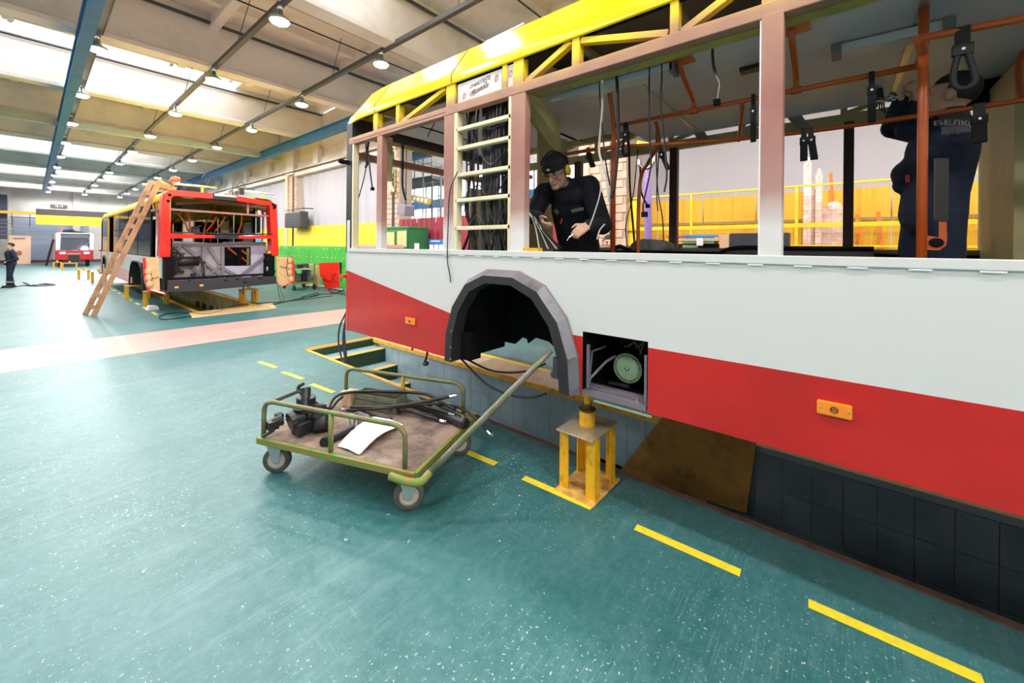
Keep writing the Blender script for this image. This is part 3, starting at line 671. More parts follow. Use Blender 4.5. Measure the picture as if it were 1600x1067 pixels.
MB().b2((BX + .02, 1.50, .8), (BX + .1, 1.60, .95)).cyl((BX + .05, 1.5, .86), (BX + .05, 1.62, .82), .03).build('arch_bracket', DGREY, bus)
for k, p in enumerate(((2.575, 1.02), (2.58, .88), (2.58, .78))): MB().cyl((BX - .092, p[0], p[1]), (BX - .08, p[0], p[1]), .008, n=8).build('trim_screw', CHROME, bus)
# hanging brake hoses in the arch
MB().tube(arc([at(720, 560, X=2.5), at(760, 600, X=2.5), at(800, 618, X=2.55), at(830, 621, X=2.6), at(853, 615, X=2.6)]), .009, 6).build('brake_hose', CABLE, bus)
MB().tube(arc([at(727, 560, X=2.62), at(765, 578, X=2.7), at(800, 582, X=2.75), at(830, 578, X=2.75), at(852, 568, X=2.75)]), .009, 6).build('brake_hose', CABLE, bus)
MB().tube(arc([at(668, 545, X=2.48), at(667, 556, X=2.47), at(664, 565, X=2.46)]), .01, 6).ell(at(665, 568, X=2.45), (.03, .035, .022)).build('sensor_plug', CABLE, bus)
MB().tube(arc([at(645, 540, X=2.48), at(644, 547, X=2.47)]), .01, 6).build('sensor_plug', CABLE, bus)
for du in (0, 7): MB().tube(arc([at(541 + du * .4, 488, X=2.56), at(531 + du, 510, X=2.6), at(529 + du, 535, X=2.6), at(534 + du * .7, 560, X=2.6), at(538, 566, X=2.6), at(541, 558, X=2.6), at(538, 520, X=2.6), at(541, 490, X=2.58)]), .012, 6).build('end_hose', mat('hose_grey', (70, 66, 76), .5), bus)
# ---------------- equipment hatch with blower
hb = MB(); h0, h1 = HY0, HY1
for q in [((BX + .02, h0, SK + .02), (BX + .02, h1, SK + .02), (BX + .5, h1, SK + .02), (BX + .5, h0, SK + .02)), ((BX + .5, h0, SK), (BX + .5, h1, SK), (BX + .5, h1, HZ), (BX + .5, h0, HZ)), ((BX, h0, HZ), (BX, h1, HZ), (BX + .5, h1, HZ), (BX + .5, h0, HZ)), ((BX, h0, SK), (BX, h0, HZ), (BX + .5, h0, HZ), (BX + .5, h0, SK)), ((BX, h1, SK), (BX, h1, HZ), (BX + .5, h1, HZ), (BX + .5, h1, SK))]: hb.poly(*q)
hb.build('hatch_box', DARK, bus)
LIL = mat('lilac_grey_metal', (132, 122, 134), .42, .3)
MB().b2((BX + .0, h0 + .01, SK + .005), (BX + .05, h1, SK + .035)).b2((BX + .06, h0 + .01, SK + .015), (BX + .14, h1, SK + .05)).build('hatch_rail', LIL, bus)
MB().b2((BX + .01, h0 - .02, SK - .03), (BX + .03, h1 - .08, SK - .015)).build('hatch_lip', mat('pale_green_lip', (150, 176, 156), .5), bus)
for y in (h0 + .02, h1 - .03): MB().b2((BX + .015, y - .008, SK + .05), (BX + .035, y + .008, HZ - .09)).build('hatch_post', MGREY, bus)
MB().tube([at(921, 592, X=2.46), at(925, 549, X=2.46), at(946, 541, X=2.6)], .008, 6).tube([at(921, 592, X=2.46), at(947, 565, X=2.55), at(962, 556, X=2.62)], .01, 6).tube([at(918, 605, X=2.44), at(922, 592, X=2.46)], .01, 6).build('stay_arm', MGREY, bus)
MB().bar(at(925, 598, X=2.62), at(1008, 622, X=2.62), .05, .06).build('hatch_beam', BLACK, bus); MB().bar(at(952, 597, X=2.56), at(983, 604, X=2.56), .02, .015).build('hatch_handle', BLACK, bus)
bc = at(980, 575.5, X=2.62)
MB().cyl(bc + Vector((.02, 0, 0)), bc + Vector((.16, 0, 0)), .098, n=32).build('blower_drum', BLACK, bus)
BLG = mat('pale_green_blower', (150, 178, 140), .4)
bl = MB().cyl(bc, bc + Vector((.012, 0, 0)), .078, n=32).build('blower_disc', BLG, bus)
MB().tube([bc + Vector((.005, .099 * math.cos(k * math.pi / 16), .099 * math.sin(k * math.pi / 16))) for k in range(32)], .004, 5, closed=True).build('blower_rim', BLG, bl)
vn = MB().box((0, 0, 0), (.02, .006, .022)).build('blower_vane', BLG, bl, local=True)
for k in range(36):
    a = k * 2 * math.pi / 36; v_ = vn if k == 0 else inst(vn, 'blower_vane', (0, 0, 0), bl)
    v_.location = bc - off(bl) + Vector((.006, .088 * math.sin(a), .088 * math.cos(a))); v_.rotation_euler = (-a, 0, 0)
MB().lathe([(0, -.012), (.01, -.012), (.016, -.004), (.016, .002)], bc, (1, 0, 0), 16).build('blower_hub', CHROME, bl, True)
for k in range(4): MB().tube(arc([at(966 + k * 9, 540 + k, X=2.66), at(972 + k * 9, 533 + (k % 2) * 8, X=2.6), at(985 + k * 7, 535, X=2.62), at(1000, 545 + k * 3, X=2.6)]), .004, 5).build('hatch_wire', mat('ochre_wire', (120, 104, 60), .5) if k % 2 else CABLE, bus)
for u in (936, 996): MB().cyl(at(u, 613 + (u - 936) * .26, X=2.44), at(u, 606 + (u - 936) * .26, X=2.44), .006, n=8).build('hatch_bolt', CHROME, bus)
# ---------------- amber side markers
def marker(y0, y1, z0, z1, deep):
    mk = MB().b2((BX - deep, y0, z0), (BX - .001, y1, z1)).build('side_marker', AMBER, bus, bevel=.008, label='amber side marker lamp')
    yc, zc = (y0 + y1) / 2, (z0 + z1) / 2; b = MB(); s = (z1 - z0)
    b.tube([(BX - deep - .001, yc + .2 * s * math.cos(k * math.pi / 8), zc + .2 * s * math.sin(k * math.pi / 8)) for k in range(16)], .0022, 4, closed=True)
    b.tube([(BX - deep - .001, yc + .14 * s, zc + .07 * s), (BX - deep - .001, yc + .02 * s, zc - .1 * s), (BX - deep - .001, yc, zc + .1 * s), (BX - deep - .001, yc - .14 * s, zc - .07 * s)], .0022, 4); b.build('emblem', INK, mk)
    for q in (y0 + .014, y1 - .014): MB().cyl((BX - deep - .002, q, zc), (BX - deep + .004, q, zc), .005, n=8).build('screw', CHROME, mk)
marker(-.053, .077, .972, 1.04, .018); marker(3.187, 3.345, .975, 1.042, .016)
# ---------------- cable rack between the two pillars
for z in (1.895, 2.14, 2.365, 2.60, 2.80 - .03): MB().b2((BX + .0, 2.0, z), (BX + .05, 2.64, z + .033)).build('rack_rung', CREAMB, bus, bevel=.004)
for k in range(34):
    y = 2.03 + rnd.random() * .57; x = BX + .07 + rnd.random() * .12; r = rnd.choice([.008, .011, .013, .016]); pts = []; fan = (y - 2.3)
    for j in range(8):
        z = 2.98 - j * .18; s = max(0, (j - 3) / 4); pts.append((x + rnd.uniform(-.01, .012), y + rnd.uniform(-.012, .012) + s * rnd.uniform(-.06, .06) * 1.2, z))
    MB().tube(arc(pts, 3), r, 6).build('harness_cable', CABLE if k % 5 else mat('bluish_cable', (48, 48, 66), .4), bus)
for k in range(4): MB().tube(arc([(BX + .06, 2.55, 2.75 - k * .28), (BX + .05, 2.4, 2.8 - k * .26), (BX + .05, 2.25, 2.74 - k * .3), (BX + .06, 2.08, 2.78 - k * .22)]), .006, 5).build('harness_cable', MATS['bluish_cable'], bus)
MB().tube(arc([at(715, 268, X=2.39), at(703, 300, X=2.385), at(700, 360, X=2.385), at(699, 405, X=2.385), at(703, 430, X=2.385), at(704, 441, X=2.38)]), .005, 5).build('loose_wire', CABLE, bus)
for k in range(9): MB().tube(arc([(BX + .06 + k * .012, 1.9 - k * .006, 2.05 - .01 * k), (BX + .07, 1.82 - k * .012, 1.95 - .01 * k), (BX + .09 + k * .01, 1.78 - k * .02, 1.74)]), .006, 5).build('loom_end', CABLE if k % 3 else mat('pale_wire', (200, 190, 184), .5), bus)
MB().box((BX + .03, 1.8, SILL + .01), (.06, .14, .03)).build('loom_tray', YSTEEL, bus)
# cabinet wall behind the rack
KH = mat('khaki_primer', (170, 160, 112), .65, rgb2=(156, 146, 100), scale=4)
MB().prism([(2.5, 1.96, 3.0), (2.72, 1.96, 3.0), (3.05, 1.96, 2.9), (3.05, 1.96, 2.45), (2.98, 1.96, 2.45), (2.98, 1.96, 2.6), (2.6, 1.96, 2.82), (2.5, 1.96, 2.82)], (0, .03, 0)).build('cabinet_frame', KH, bus)
MB().b2((2.62, 2.66, 1.0), (4.0, 2.69, 2.3)).build('cabinet_wall', KH, bus); MB().b2((3.7, 2.66, 2.3), (4.3, 2.69, 3.1)).build('cabinet_wall', KH, bus)
MB().b2((3.1, 2.62, 1.0), (3.14, 2.66, 3.1)).b2((3.2, 2.6, 2.5), (3.5, 2.64, 2.54)).b2((3.2, 2.6, 2.15), (3.5, 2.64, 2.19)).build('cabinet_rail', KH, bus)
# ---------------- orange handrails, straps
def rail(pts, r=.017, nm='handrail'): return MB().tube(pts, r, 10).build(nm, ORANGE, bus, True)
HZ_ = 2.8
rail([(3.2, 1.52, HZ_), (3.2, -.35, HZ_)]); rail([(2.79, -.30, HZ_), (2.86, -.9, HZ_), (2.86, -5, HZ_)]); rail([(3.3, -2, HZ_), (3.3, -6, HZ_)])
rail(arc([at(u, v, Z=2.615) for u, v in ((872, 243), (950, 231), (1090, 222), (1240, 208), (1437, 181), (1600, 156), (1680, 143))]), .016)
rail([(3.2, 1.51, 1.0), (3.2, 1.51, 2.78), (3.14, 1.50, 2.92), (2.98, 1.45, 3.04)], .02, 'handrail_post'); rail(arc([(3.8, 1.52, 1.0), (3.8, 1.52, 2.3), (3.88, 1.46, 2.6), (4.0, 1.4, 2.8), (3.9, 1.4, 3.0)]), .018, 'handrail_post')
rail([(3.0, -.337, 1.0), (3.0, -.337, 2.55), (3.0, -.337, 3.05)], .0215, 'handrail_post')
for p, q in (((3.0, -.337, 2.8), (3.2, -.345, 2.8)), ((3.0, -.337, 2.8), (2.79, -.30, 2.8))): MB().tube([p, q], .024, 8).build('rail_clamp', ORANGE, bus)
for y, a in ((.225, 0), (.86, 0), (-1.2, 0)):
    MB().tube(arc([(3.2, y, HZ_), (3.17, y, 2.88), (2.9, y, 2.98), (2.84, y, 3.05)]), .017, 8).build('rail_hanger', ORANGE, bus); MB().b2((2.78, y - .09, 3.035), (2.90, y + .09, 3.045)).build('hanger_foot', ORANGE, bus)
    MB().tube([(3.2, y - .03, HZ_), (3.2, y + .03, HZ_)], .025, 8).build('rail_clamp', ORANGE, bus)
for p in (at(873, 240, X=3.8), ): MB().tube([p, p + Vector((.0, 0, .22))], .016, 8).build('rail_hanger', ORANGE, bus)
rail([at(1160, 160, Z=HZ_), at(1158, 190, Z=2.72), at(1154, 220, Z=2.615)], .014, 'rail_link')
rail(arc([at(1600, 80, Z=3.04), at(1592, 105, Z=2.92), at(1594, 140, Z=2.72), at(1597, 157, Z=2.615)]), .018, 'rail_hanger')
# modesty panel bracket on the post
MB().prism([at(1441, 345 + 22, X=2.99), at(1441, 390, X=2.99), at(1468, 391, X=2.99), at(1478, 384, X=2.99), at(1480, 374, X=2.99), at(1479, 346, X=2.99), at(1468, 346, X=2.99), at(1468, 371, X=2.99)], (.02, 0, 0)).build('panel_bracket', ORANGE, bus)
p = at(1463, 379, X=2.985); MB().ell(p, (.004, .03, .024)).build('bracket_hole', DARK, bus)
MB().prism([at(1461, 247, X=2.985), at(1461, 345, X=2.985), at(1482, 346, X=2.985), at(1483, 247, X=2.985)], (.03, 0, 0)).build('modesty_panel', mat('black_panel', (36, 34, 32), .5), bus)
STRAP = mat('black_strap_webbing', (26, 26, 25), .7)
def strap(u, v0, v1, X, wid=.045, du=0, flat=True):
    a = at(u, v0, X=X); b = at(u + du, v1, X=X); c = MB(); d = b - a
    c.bar(a + Vector((0, 0, .03)), a + d * .3, wid * .8, .022, up=(1, 0, 0)); c.box(a + d * .3, (.03, wid * 1.15, .05))
    if flat:
        lo = b + (b - a) * .02
        for q in (-.012, .012): c.bar(a + d * .3 + Vector((q * .5, 0, 0)), lo + Vector((q, 0, .02)), .005, wid * 1.05, up=(0, 1, 0))
        c.tube([lo + Vector((0, -wid * .52, .02)), lo + Vector((0, wid * .52, .02))], .015, 8)
    else: c.tube(arc([a + d * .3 + Vector((0, wid * .2, 0)), a + d * .7 + Vector((0, wid * .55, 0)), b + Vector((0, wid * .5, .02)), b, b + Vector((0, -wid * .5, .02)), a + d * .7 + Vector((0, -wid * .5, 0)), a + d * .3 + Vector((0, -wid * .2, 0))]), .013, 6)
    c.build('hand_strap', STRAP, bus); MB().cyl(a + d * .3 + Vector((-.018, 0, 0)), a + d * .3 + Vector((-.014, 0, 0)), .007, n=8).build('strap_rivet', CHROME, bus)
strap(978, 197, 243, 3.19, .05, 0, False); strap(1177, 154, 222, 3.19, .03); strap(1362, 120, 192, 3.19, .035); strap(1503, 52, 138, 2.8, .06, 4, False); strap(1256, 207, 252, 3.42, .04); strap(1266, 206, 250, 3.42, .04, 6); strap(1530, 170, 224, 3.42, .055); strap(918, 236, 262, 3.25, .04, 8); strap(1031, 232, 266, 3.3, .03, 12)
# hanging wires and connectors
def wire(pts, X, r=.006, m_=CABLE, plug=None):
    P = [at(u, v, X=X) for u, v in pts]; MB().tube(arc(P, 4), r, 6).build('hanging_wire', m_, bus)
    if plug: MB().box(P[-1], (.03, .035, .035)).build('connector', plug, bus)
PW = mat('pale_wire', (200, 190, 184), .5)
wire([(936, 105), (937, 150), (941, 200), (946, 250), (953, 290)], 2.62); wire([(941, 107), (941, 170), (936, 230), (939, 250)], 2.62, .009, mat('beige_wire', (196, 184, 160), .5))
wire([(939, 250), (946, 270), (950, 300), (951, 315)], 2.62, .009, PW); wire([(940, 255), (938, 300), (928, 335), (921, 354)], 2.6, .005, PW); wire([(963, 103), (965, 160), (966, 220), (960, 290), (955, 310)], 2.6, .012)
wire([(1015, 88), (1014, 150), (1015, 220), (1017, 260), (1005, 320), (1007, 335)], 2.66, .006, CABLE, DARK); wire([(1033, 84), (1034, 120), (1032, 165), (1037, 210), (1042, 270), (1038, 300)], 2.66)
wire([(1113, 60), (1114, 95), (1118, 117)], 2.62, .008); wire([(1118, 117), (1124, 130), (1122, 145), (1120, 160)], 2.62, .003, PW, DARK)
wire([(983, 235), (984, 290), (988, 340), (992, 385)], 4.0, .012); wire([(997, 232), (990, 300), (978, 350), (980, 385)], 4.0, .006); wire([(1025, 205), (1027, 290), (1035, 340), (1037, 378)], 4.0, .006); wire([(1030, 230), (1026, 300), (1028, 330)], 4.0, .006)
wire([(1000, 260), (1002, 300), (1012, 322)], 3.9, .009, CABLE, DARK); wire([(945, 350), (937, 360), (933, 374)], 2.6, .005, PW); wire([(1590, 168), (1589, 200), (1596, 232), (1603, 245)], 4.2, .014)
wire([(571, 215), (572, 260), (563, 300), (554, 330), (552, 368)], 2.5, .006); wire([(576, 240), (578, 265), (582, 295)], 2.5, .009, CABLE, DARK); wire([(577, 216), (574, 235), (576, 250), (571, 262)], 2.52, .014, CABLE)
wire([(629, 203), (629, 250), (629, 290), (634, 312)], 3.2, .018, CABLE); wire([(700, 190), (688, 180), (672, 205), (668, 214)], 2.9, .006); wire([(616, 205), (617, 260), (616, 300)], 3.6, .006, MATS['beige_wire'])
for k in range(7): wire([(1360 + k * 4, 160 - k), (1372 + k * 3, 148 + rnd.random() * 12), (1384 + k * 2, 140 + rnd.random() * 18), (1402, 150)], 3.5, .004, CABLE if k % 3 else PW)
for k in range(5): wire([(1362 + k * 3, 118), (1368 + k * 3, 150), (1366 + k * 4, 165 + k * 3)], 4.3, .005)
MB().box(at(1570, 135, X=4.6), (.1, .4, .25)).build('junction_box', DARK, bus)
MB().b2((4.0, -1.05, 1.0), (4.85, -.86, 2.96)).build('partition_panel', KH, bus); MB().b2((3.98, -1.12, 1.0), (4.1, -1.03, 2.9)).build('partition_edge', DARK, bus)
# clutter on the far sill: grey cloth, black hoses, open work table seen outside
MB().prism([at(u, v, X=3.9) for u, v in ((985, 392), (983, 384), (990, 376), (1004, 373), (1020, 374), (1036, 378), (1041, 384), (1040, 392))], (.3, 0, 0)).build('grey_seat_cover', mat('grey_cloth', (120, 118, 122), .9, rgb2=(100, 98, 102), scale=12), bus, bevel=.02)
MB().tube(arc([at(960, 388, X=3.6), at(968, 385, X=3.6), at(976, 388, X=3.6), at(985, 391, X=3.6)]), .02, 8).build('black_hose', CABLE, bus)
# ================================================================ jack stand under the near bus
t = thing('jack_stand', 'yellow four legged jack stand with screw under the near bus beside the trolley', 'jack stand', (2.63, 1.42, 0))
MB().b2((2.415, 1.26, .001), (2.845, 1.575, .012)).build('base_plate', YWORN, t, bevel=.004)
MB().b2((2.42, 1.275, .428), (2.84, 1.57, .442)).build('top_plate', STEELW, t, bevel=.006)
for sx, sy in ((0, 0), (0, 1), (1, 0), (1, 1)):
    x = 2.475 if sx == 0 else 2.785; y = 1.315 if sy == 0 else 1.53; b = MB(); ix = 1 if sx == 0 else -1; iy = 1 if sy == 0 else -1
    b.box((x, y, .22), (.012, .07, .416)).box((x + ix * .035, y - iy * .03, .22), (.07, .01, .416)); b.build('leg', YSTEEL, t)
MB().lathe([(0, .552), (.03, .552), (.05, .55), (.057, .545), (.057, .442)], (2.63, 1.43, 0), (0, 0, 1), 24).build('collar', YSTEEL, t, True)
MB().lathe([(.062, .552), (.064, .562), (.03, .57), (.03, .60)], (2.63, 1.43, 0), (0, 0, 1), 20).build('lock_nut', mat('dark_brass', (96, 78, 40), .5, .4), t)
MB().cyl((2.63, 1.43, .55), (2.63, 1.43, .93), .024, n=14).build('screw', YSTEEL, t); MB().b2((2.55, 1.35, .925), (2.71, 1.51, .935)).build('saddle', DGREY, t)
# plywood sheet standing in the pit under the bus
b = MB().prism([at(u, v, X=4.08) for u, v in ((1035, 652), (1182, 690), (1166, 802), (966, 738))], (.012, 0, 0)); tag(b.build('plywood_sheet', mat('brown_sheet', (150, 110, 48), .7, rgb2=(118, 84, 40), scale=5), None), 'ochre brown board leaning on the pit wall under the bus', 'board')

# ================================================================ platform trolley
NR = Vector((1.575, 2.085, 0)); E1 = Vector((-.348, .9375, 0)); E2 = Vector((.9375, .348, 0)); LE, WI, DZ = 1.37, .9, .30
def T(a, b, z): return NR + E1 * a + E2 * b + Vector((0, 0, z))
MT = Matrix((E1, E2, (0, 0, 1))).transposed()
tr = thing('platform_trolley', 'chipped green platform trolley with tube side rails and plywood deck, loaded with parts', 'trolley', T(LE / 2, WI / 2, 0))
MB().box(T(LE / 2, WI / 2, DZ - .012), (LE - .03, WI - .03, .024), MT).build('deck', PLYW, tr)
fr = MB()
for p, q in ((T(0, 0, DZ - .022), T(LE, 0, DZ - .022)), (T(0, WI, DZ - .022), T(LE, WI, DZ - .022)), (T(0, 0, DZ - .022), T(0, WI, DZ - .022)), (T(LE, 0, DZ - .022), T(LE, WI, DZ - .022)), (T(LE * .5, 0, DZ - .04), T(LE * .5, WI, DZ - .04))): fr.bar(p, q, .03, .045)
fr.build('frame', GREENP, tr, bevel=.004)
def side_rail(b, m1, m2):
    z0, z1 = DZ - .01, DZ + .27
    MB().tube([T(.09, b, z0)] + arc([T(.09, b, z1 - .10), T(.10, b, z1 - .04), T(.16, b, z1), T(.26, b, z1 + .003)], 4) + arc([T(LE - .24, b, z1 + .003), T(LE - .1, b, z1), T(LE - .045, b, z1 - .04), T(LE - .035, b, z1 - .11)], 4) + [T(LE - .035, b, z0)], .017, 10).build('side_rail', m1, tr, True)
    MB().tube([T(LE * .51, b, z0), T(LE * .51, b, z1)], .018, 8).build('rail_post', m2, tr, True)
side_rail(.02, mat('near_rail_paint', (100, 128, 56), .5, rgb2=(110, 92, 66), scale=16, amount=.85), GREENP); side_rail(WI - .02, RUSTG, YGREEN)
# bent bumper tube with the pull bar rising from the near corner towards the bus
hd = [T(.16, -.035, DZ - .035), T(.02, -.05, DZ - .035), T(-.06, -.03, DZ - .03), T(-.085, .04, DZ - .005)]
MB().tube(arc(hd, 5), .026, 10).build('bumper_tube', GREENP, tr, True)
tipp = at(862, 547, X=2.28); st_ = T(-.085, .04, DZ - .005)
MB().tube([st_ + (tipp - st_) * (k / 6) for k in range(7)], [.022, .022, .022, .022, .022, .02, .018], 10).build('pull_bar', mat('worn_pull_bar', (104, 112, 74), .42, .35, rgb2=(132, 122, 118), scale=9, amount=.7), tr, True)
WHL = mat('caster_tyre', (84, 80, 76), .7, rgb2=(64, 60, 58), scale=14); RIM = mat('caster_rim', (196, 184, 166), .4, .4)
def caster(a, b, yaw):
    c = T(a, b, .1); ax = Vector((math.cos(yaw), math.sin(yaw), 0)); fw = Vector((-ax.y, ax.x, 0))
    wl_ = MB().lathe([(.062, -.022), (.092, -.025), (.1, -.015), (.1, .015), (.092, .025), (.062, .022)], c, ax, 28).build('caster_wheel', WHL, tr, True)
    MB().lathe([(0, -.022), (.018, -.024), (.022, -.014), (.05, -.012), (.063, -.023), (.063, .023), (.05, .012), (.022, .014), (.018, .024), (0, .022)], c, ax, 24).build('rim', RIM, wl_, True)
    MB().cyl(c - ax * .034, c + ax * .034, .01, n=10).build('axle', CHROME, wl_)
    f = MB()
    for s in (-1, 1):
        o = ax * s * .032; f.prism([c + o + fw * .02 + Vector((0, 0, -.012)), c + o - fw * .02 + Vector((0, 0, -.012)), c + o + fw * -.045 + Vector((0, 0, .155)), c + o + fw * .075 + Vector((0, 0, .155))], ax * s * .004)
    f.box(c + fw * .015 + Vector((0, 0, .155)), (.075, .12, .008), Matrix((ax, fw, (0, 0, 1))).transposed()); f.build('caster_fork', ZINC, tr)
caster(.09, .07, .95); caster(LE - .08, .1, .85); caster(.09, WI - .09, .75); caster(LE - .1, WI - .1, .5)
# ---------------- load of the trolley
def onz(u, v, z): return at(u, v, Z=z)
BLK = mat('black_painted_casting', (28, 27, 30), .42, rgb2=(44, 42, 46), scale=20)
s = thing('steering_gear', 'black steering gear with universal joints at the end of the trolley', 'steering gear', onz(475, 668, DZ))
MB().bar(onz(461, 672, .355), onz(502, 655, .355), .1, .09).build('mount_bracket', BLK, s, bevel=.008)
MB().cyl(onz(454, 657, .40), onz(478, 648, .42), .055, n=18).cyl(onz(452, 660, .40), onz(462, 655, .41), .075, n=14).build('gear_housing', BLK, s, bevel=.006)
MB().cyl(onz(478, 650, .42), onz(505, 640, .42), .05, n=18).build('input_housing', BLK, s, True)
MB().lathe([(.0, 0), (.09, 0), (.095, .03), (.07, .05), (.07, .10), (.0, .10)], onz(478, 640, .45), (0, 0, 1), 16).build('valve_body', BLK, s)
MB().cyl(onz(502, 672, .33), onz(503, 642, .43), .062, n=18).build('ram_cylinder', BLK, s, True)
MB().bar(onz(508, 690, .33), onz(552, 668, .34), .05, .05).cyl(onz(507, 692, .33), onz(511, 688, .33), .04, n=14).build('drag_link', BLK, s, bevel=.006)
MB().cyl(onz(477, 636, .50), onz(477, 622, .56), .03, n=12).box(onz(477, 612, .60), (.06, .06, .05)).cyl(onz(478, 622, .56), onz(478, 606, .63), .034, n=10).tube(arc([onz(474, 600, .66), onz(467, 604, .63), onz(466, 611, .60), onz(473, 613, .60)]), .013, 6).build('upper_joint', BLK, s)
MB().cyl(onz(432, 625, .50), onz(466, 611, .60), .017, n=10).build('steering_shaft', mat('dull_shaft', (104, 92, 86), .45, .5), s)
MB().cyl(onz(427, 661, .39), onz(442, 654, .41), .04, n=12).box(onz(425, 663, .385), (.07, .09, .06)).box(onz(436, 655, .40), (.05, .05, .09)).cyl(onz(428, 672, .36), onz(411, 682, .32), .012, n=8).build('lower_joint', BLK, s)
MB().cyl(onz(445, 653, .41), onz(453, 650, .42), .02, n=10).build('spline', CHROME, s)
MB().cyl(onz(497, 652, .41), onz(500, 632, .50), .05, n=14).build('clamp', BLK, s)
# papers
ps = MB()
for k, d in enumerate(((0, 0), (2, 1), (-1, 2))):
    z = DZ + .004 + k * .004; C4 = [onz(529 + d[0], 695 + d[1], z), onz(562 + d[0], 708 + d[1], z), onz(628 + d[0], 662 - d[1], z + .02), onz(587 + d[0], 647 + d[1], z + .015)]
    n = 6; rows = []
    for i in range(n + 1):
        f = i / n; a = C4[0].lerp(C4[3], f); b_ = C4[1].lerp(C4[2], f); w_ = Vector((0, 0, .02 * math.sin(f * math.pi) + .01 * math.sin(f * 5)))
        rows.append([a + w_, a.lerp(b_, .5) + w_ + Vector((0, 0, .008)), b_ + w_ * 1.3])
    ps.strip(rows)
tag(ps.build('paper_stack', PAPER, None, solid=.001), 'few white paper sheets lying on the trolley deck', 'papers')
# hoses and cylinders
def hose(pts, r, lab, m_=CABLE, ends=(0, 1), name='hydraulic_hose'):
    P = [onz(u, v, z) for u, v, z in pts]; t = thing(name, lab, 'hose', P[0]); MB().tube(arc(P, 5), r, 8).build('hose_body', m_, t, True)
    for e in ends:
        a, b_ = (P[0], P[1]) if e == 0 else (P[-1], P[-2]); d = (a - b_).normalized(); MB().cyl(a - d * .01, a + d * .03, r * 1.15, n=6).cyl(a + d * .03, a + d * .05, r * .8, n=8).build('end_fitting', CHROME, t)
hose([(510, 648, .34), (524, 620, .42), (556, 612, .45), (620, 612, .45), (665, 616, .44), (692, 630, .41), (712, 640, .39)], .013, 'topmost black hose arching across the trolley load', ends=())
hose([(548, 636, .35), (600, 636, .38), (650, 630, .42), (690, 622, .46), (704, 619, .47)], .014, 'black hose with bright end pointing over the far trolley rail', ends=(1,))
hose([(560, 640, .34), (610, 637, .38), (670, 632, .38), (715, 636, .38), (745, 655, .36), (763, 674, .30)], .012, 'black hose trailing past the far corner of the trolley to the floor side', ends=(1,))
hose([(516, 640, .33), (535, 620, .38), (560, 617, .39), (585, 626, .36), (597, 640, .32)], .012, 'short curved black hose beneath the topmost hose', ends=())
hose([(541, 640, .315), (566, 643, .32), (596, 652, .32), (612, 655, .32)], .012, 'black hose with a bright fitting lying behind the papers', ends=(0,))
gh = mat('grey_braided_hose', (116, 110, 108), .6)
t = thing('coiled_hose', 'grey braided hose coiled beside the papers on the trolley', 'hose', onz(560, 665, DZ))
for k in range(3): MB().tube(arc([onz(545 + k * 6, 668, .318), onz(545 + k * 7, 655, .33), onz(560 + k * 5, 645 + k * 2, .335), onz(572 + k * 2, 652, .33), onz(566, 668 - k, .318), onz(553 + k * 3, 672, .318)]), .011, 6).build('hose_loop', gh, t, True)
for u, v in ((548, 682), (545, 676), (556, 690)): MB().cyl(onz(u, v, .315), onz(u + 7, v - 3, .315), .012, n=6).build('end_fitting', ZINC, t)
def damper(p, q, r, lab, rod=None):
    a, b_ = onz(*p), onz(*q); t = thing('damper_cylinder', lab, 'cylinder', a); d = (b_ - a).normalized(); MB().cyl(a, b_, r, n=20).build('tube', BLK, t, bevel=.005)
    MB().cyl(b_, b_ + d * .012, r * .86, n=20).build('end_cap', BLK, t)
    if rod: MB().cyl(b_ + d * .01, b_ + d * rod, .012, n=10).build('rod', CHROME, t)
    MB().cyl(b_ - d * .03 + Vector((0, 0, r)), b_ - d * .03 + Vector((0, 0, r + .02)), .012, n=8).build('port', CHROME, t)
damper((655, 628, .34), (727, 662, .345), .042, 'fat black cylinder at the bus side of the trolley load')
damper((600, 618, .33), (690, 645, .33), .03, 'slim black cylinder lying among the hoses', None)
hose([(610, 640, .335), (640, 643, .34), (690, 657, .325)], .014, 'straight black pipe with bright nut in front of the fat cylinder', ends=(1,))
hose([(660, 634, .37), (690, 642, .385), (703, 646, .385)], .011, 'short black pipe with bright nut on top of the fat cylinder', ends=(1,))
t = thing('parts_crate', 'olive metal crate at the far rail of the trolley', 'crate', T(LE - .48, WI - .17, DZ))
cm = mat('olive_crate', (108, 110, 84), .5, rgb2=(80, 78, 58), scale=14)
ca, cb, c0, c1 = LE - .74, LE - .30, WI - .21, WI - .06
for p, q in ((T(ca, c0, 0), T(cb, c0, 0)), (T(ca, c1, 0), T(cb, c1, 0)), (T(ca, c0, 0), T(ca, c1, 0)), (T(cb, c0, 0), T(cb, c1, 0))): MB().bar(p + Vector((0, 0, DZ + .07)), q + Vector((0, 0, DZ + .07)), .006, .13).build('crate_side', cm, t)
MB().tube([T(ca, c0, DZ + .09), T(cb, c0, DZ + .09), T(cb, c1, DZ + .09), T(ca, c1, DZ + .09)], .008, 6, closed=True).build('crate_rim', DGREY, t)
MB().box(T((ca + cb) / 2, (c0 + c1) / 2, DZ + .01), (cb - ca, c1 - c0, .012), MT).build('crate_bottom', cm, t)
t = thing('small_carton', 'small torn carton with yellow label next to the crate on the trolley', 'carton', T(LE - .2, WI - .15, DZ))
MB().box(T(LE - .2, WI - .15, DZ + .06), (.1, .12, .12), MT).build('carton_body', mat('cardboard', (214, 176, 140), .8), t, bevel=.004); MB().box(T(LE - .15, WI - .15, DZ + .065), (.004, .1, .09), MT).build('label', mat('yellow_label', (236, 214, 30), .6), t); MB().box(T(LE - .2, WI - .2, DZ + .13), (.1, .05, .004), MT).build('flap', MATS['cardboard'], t)

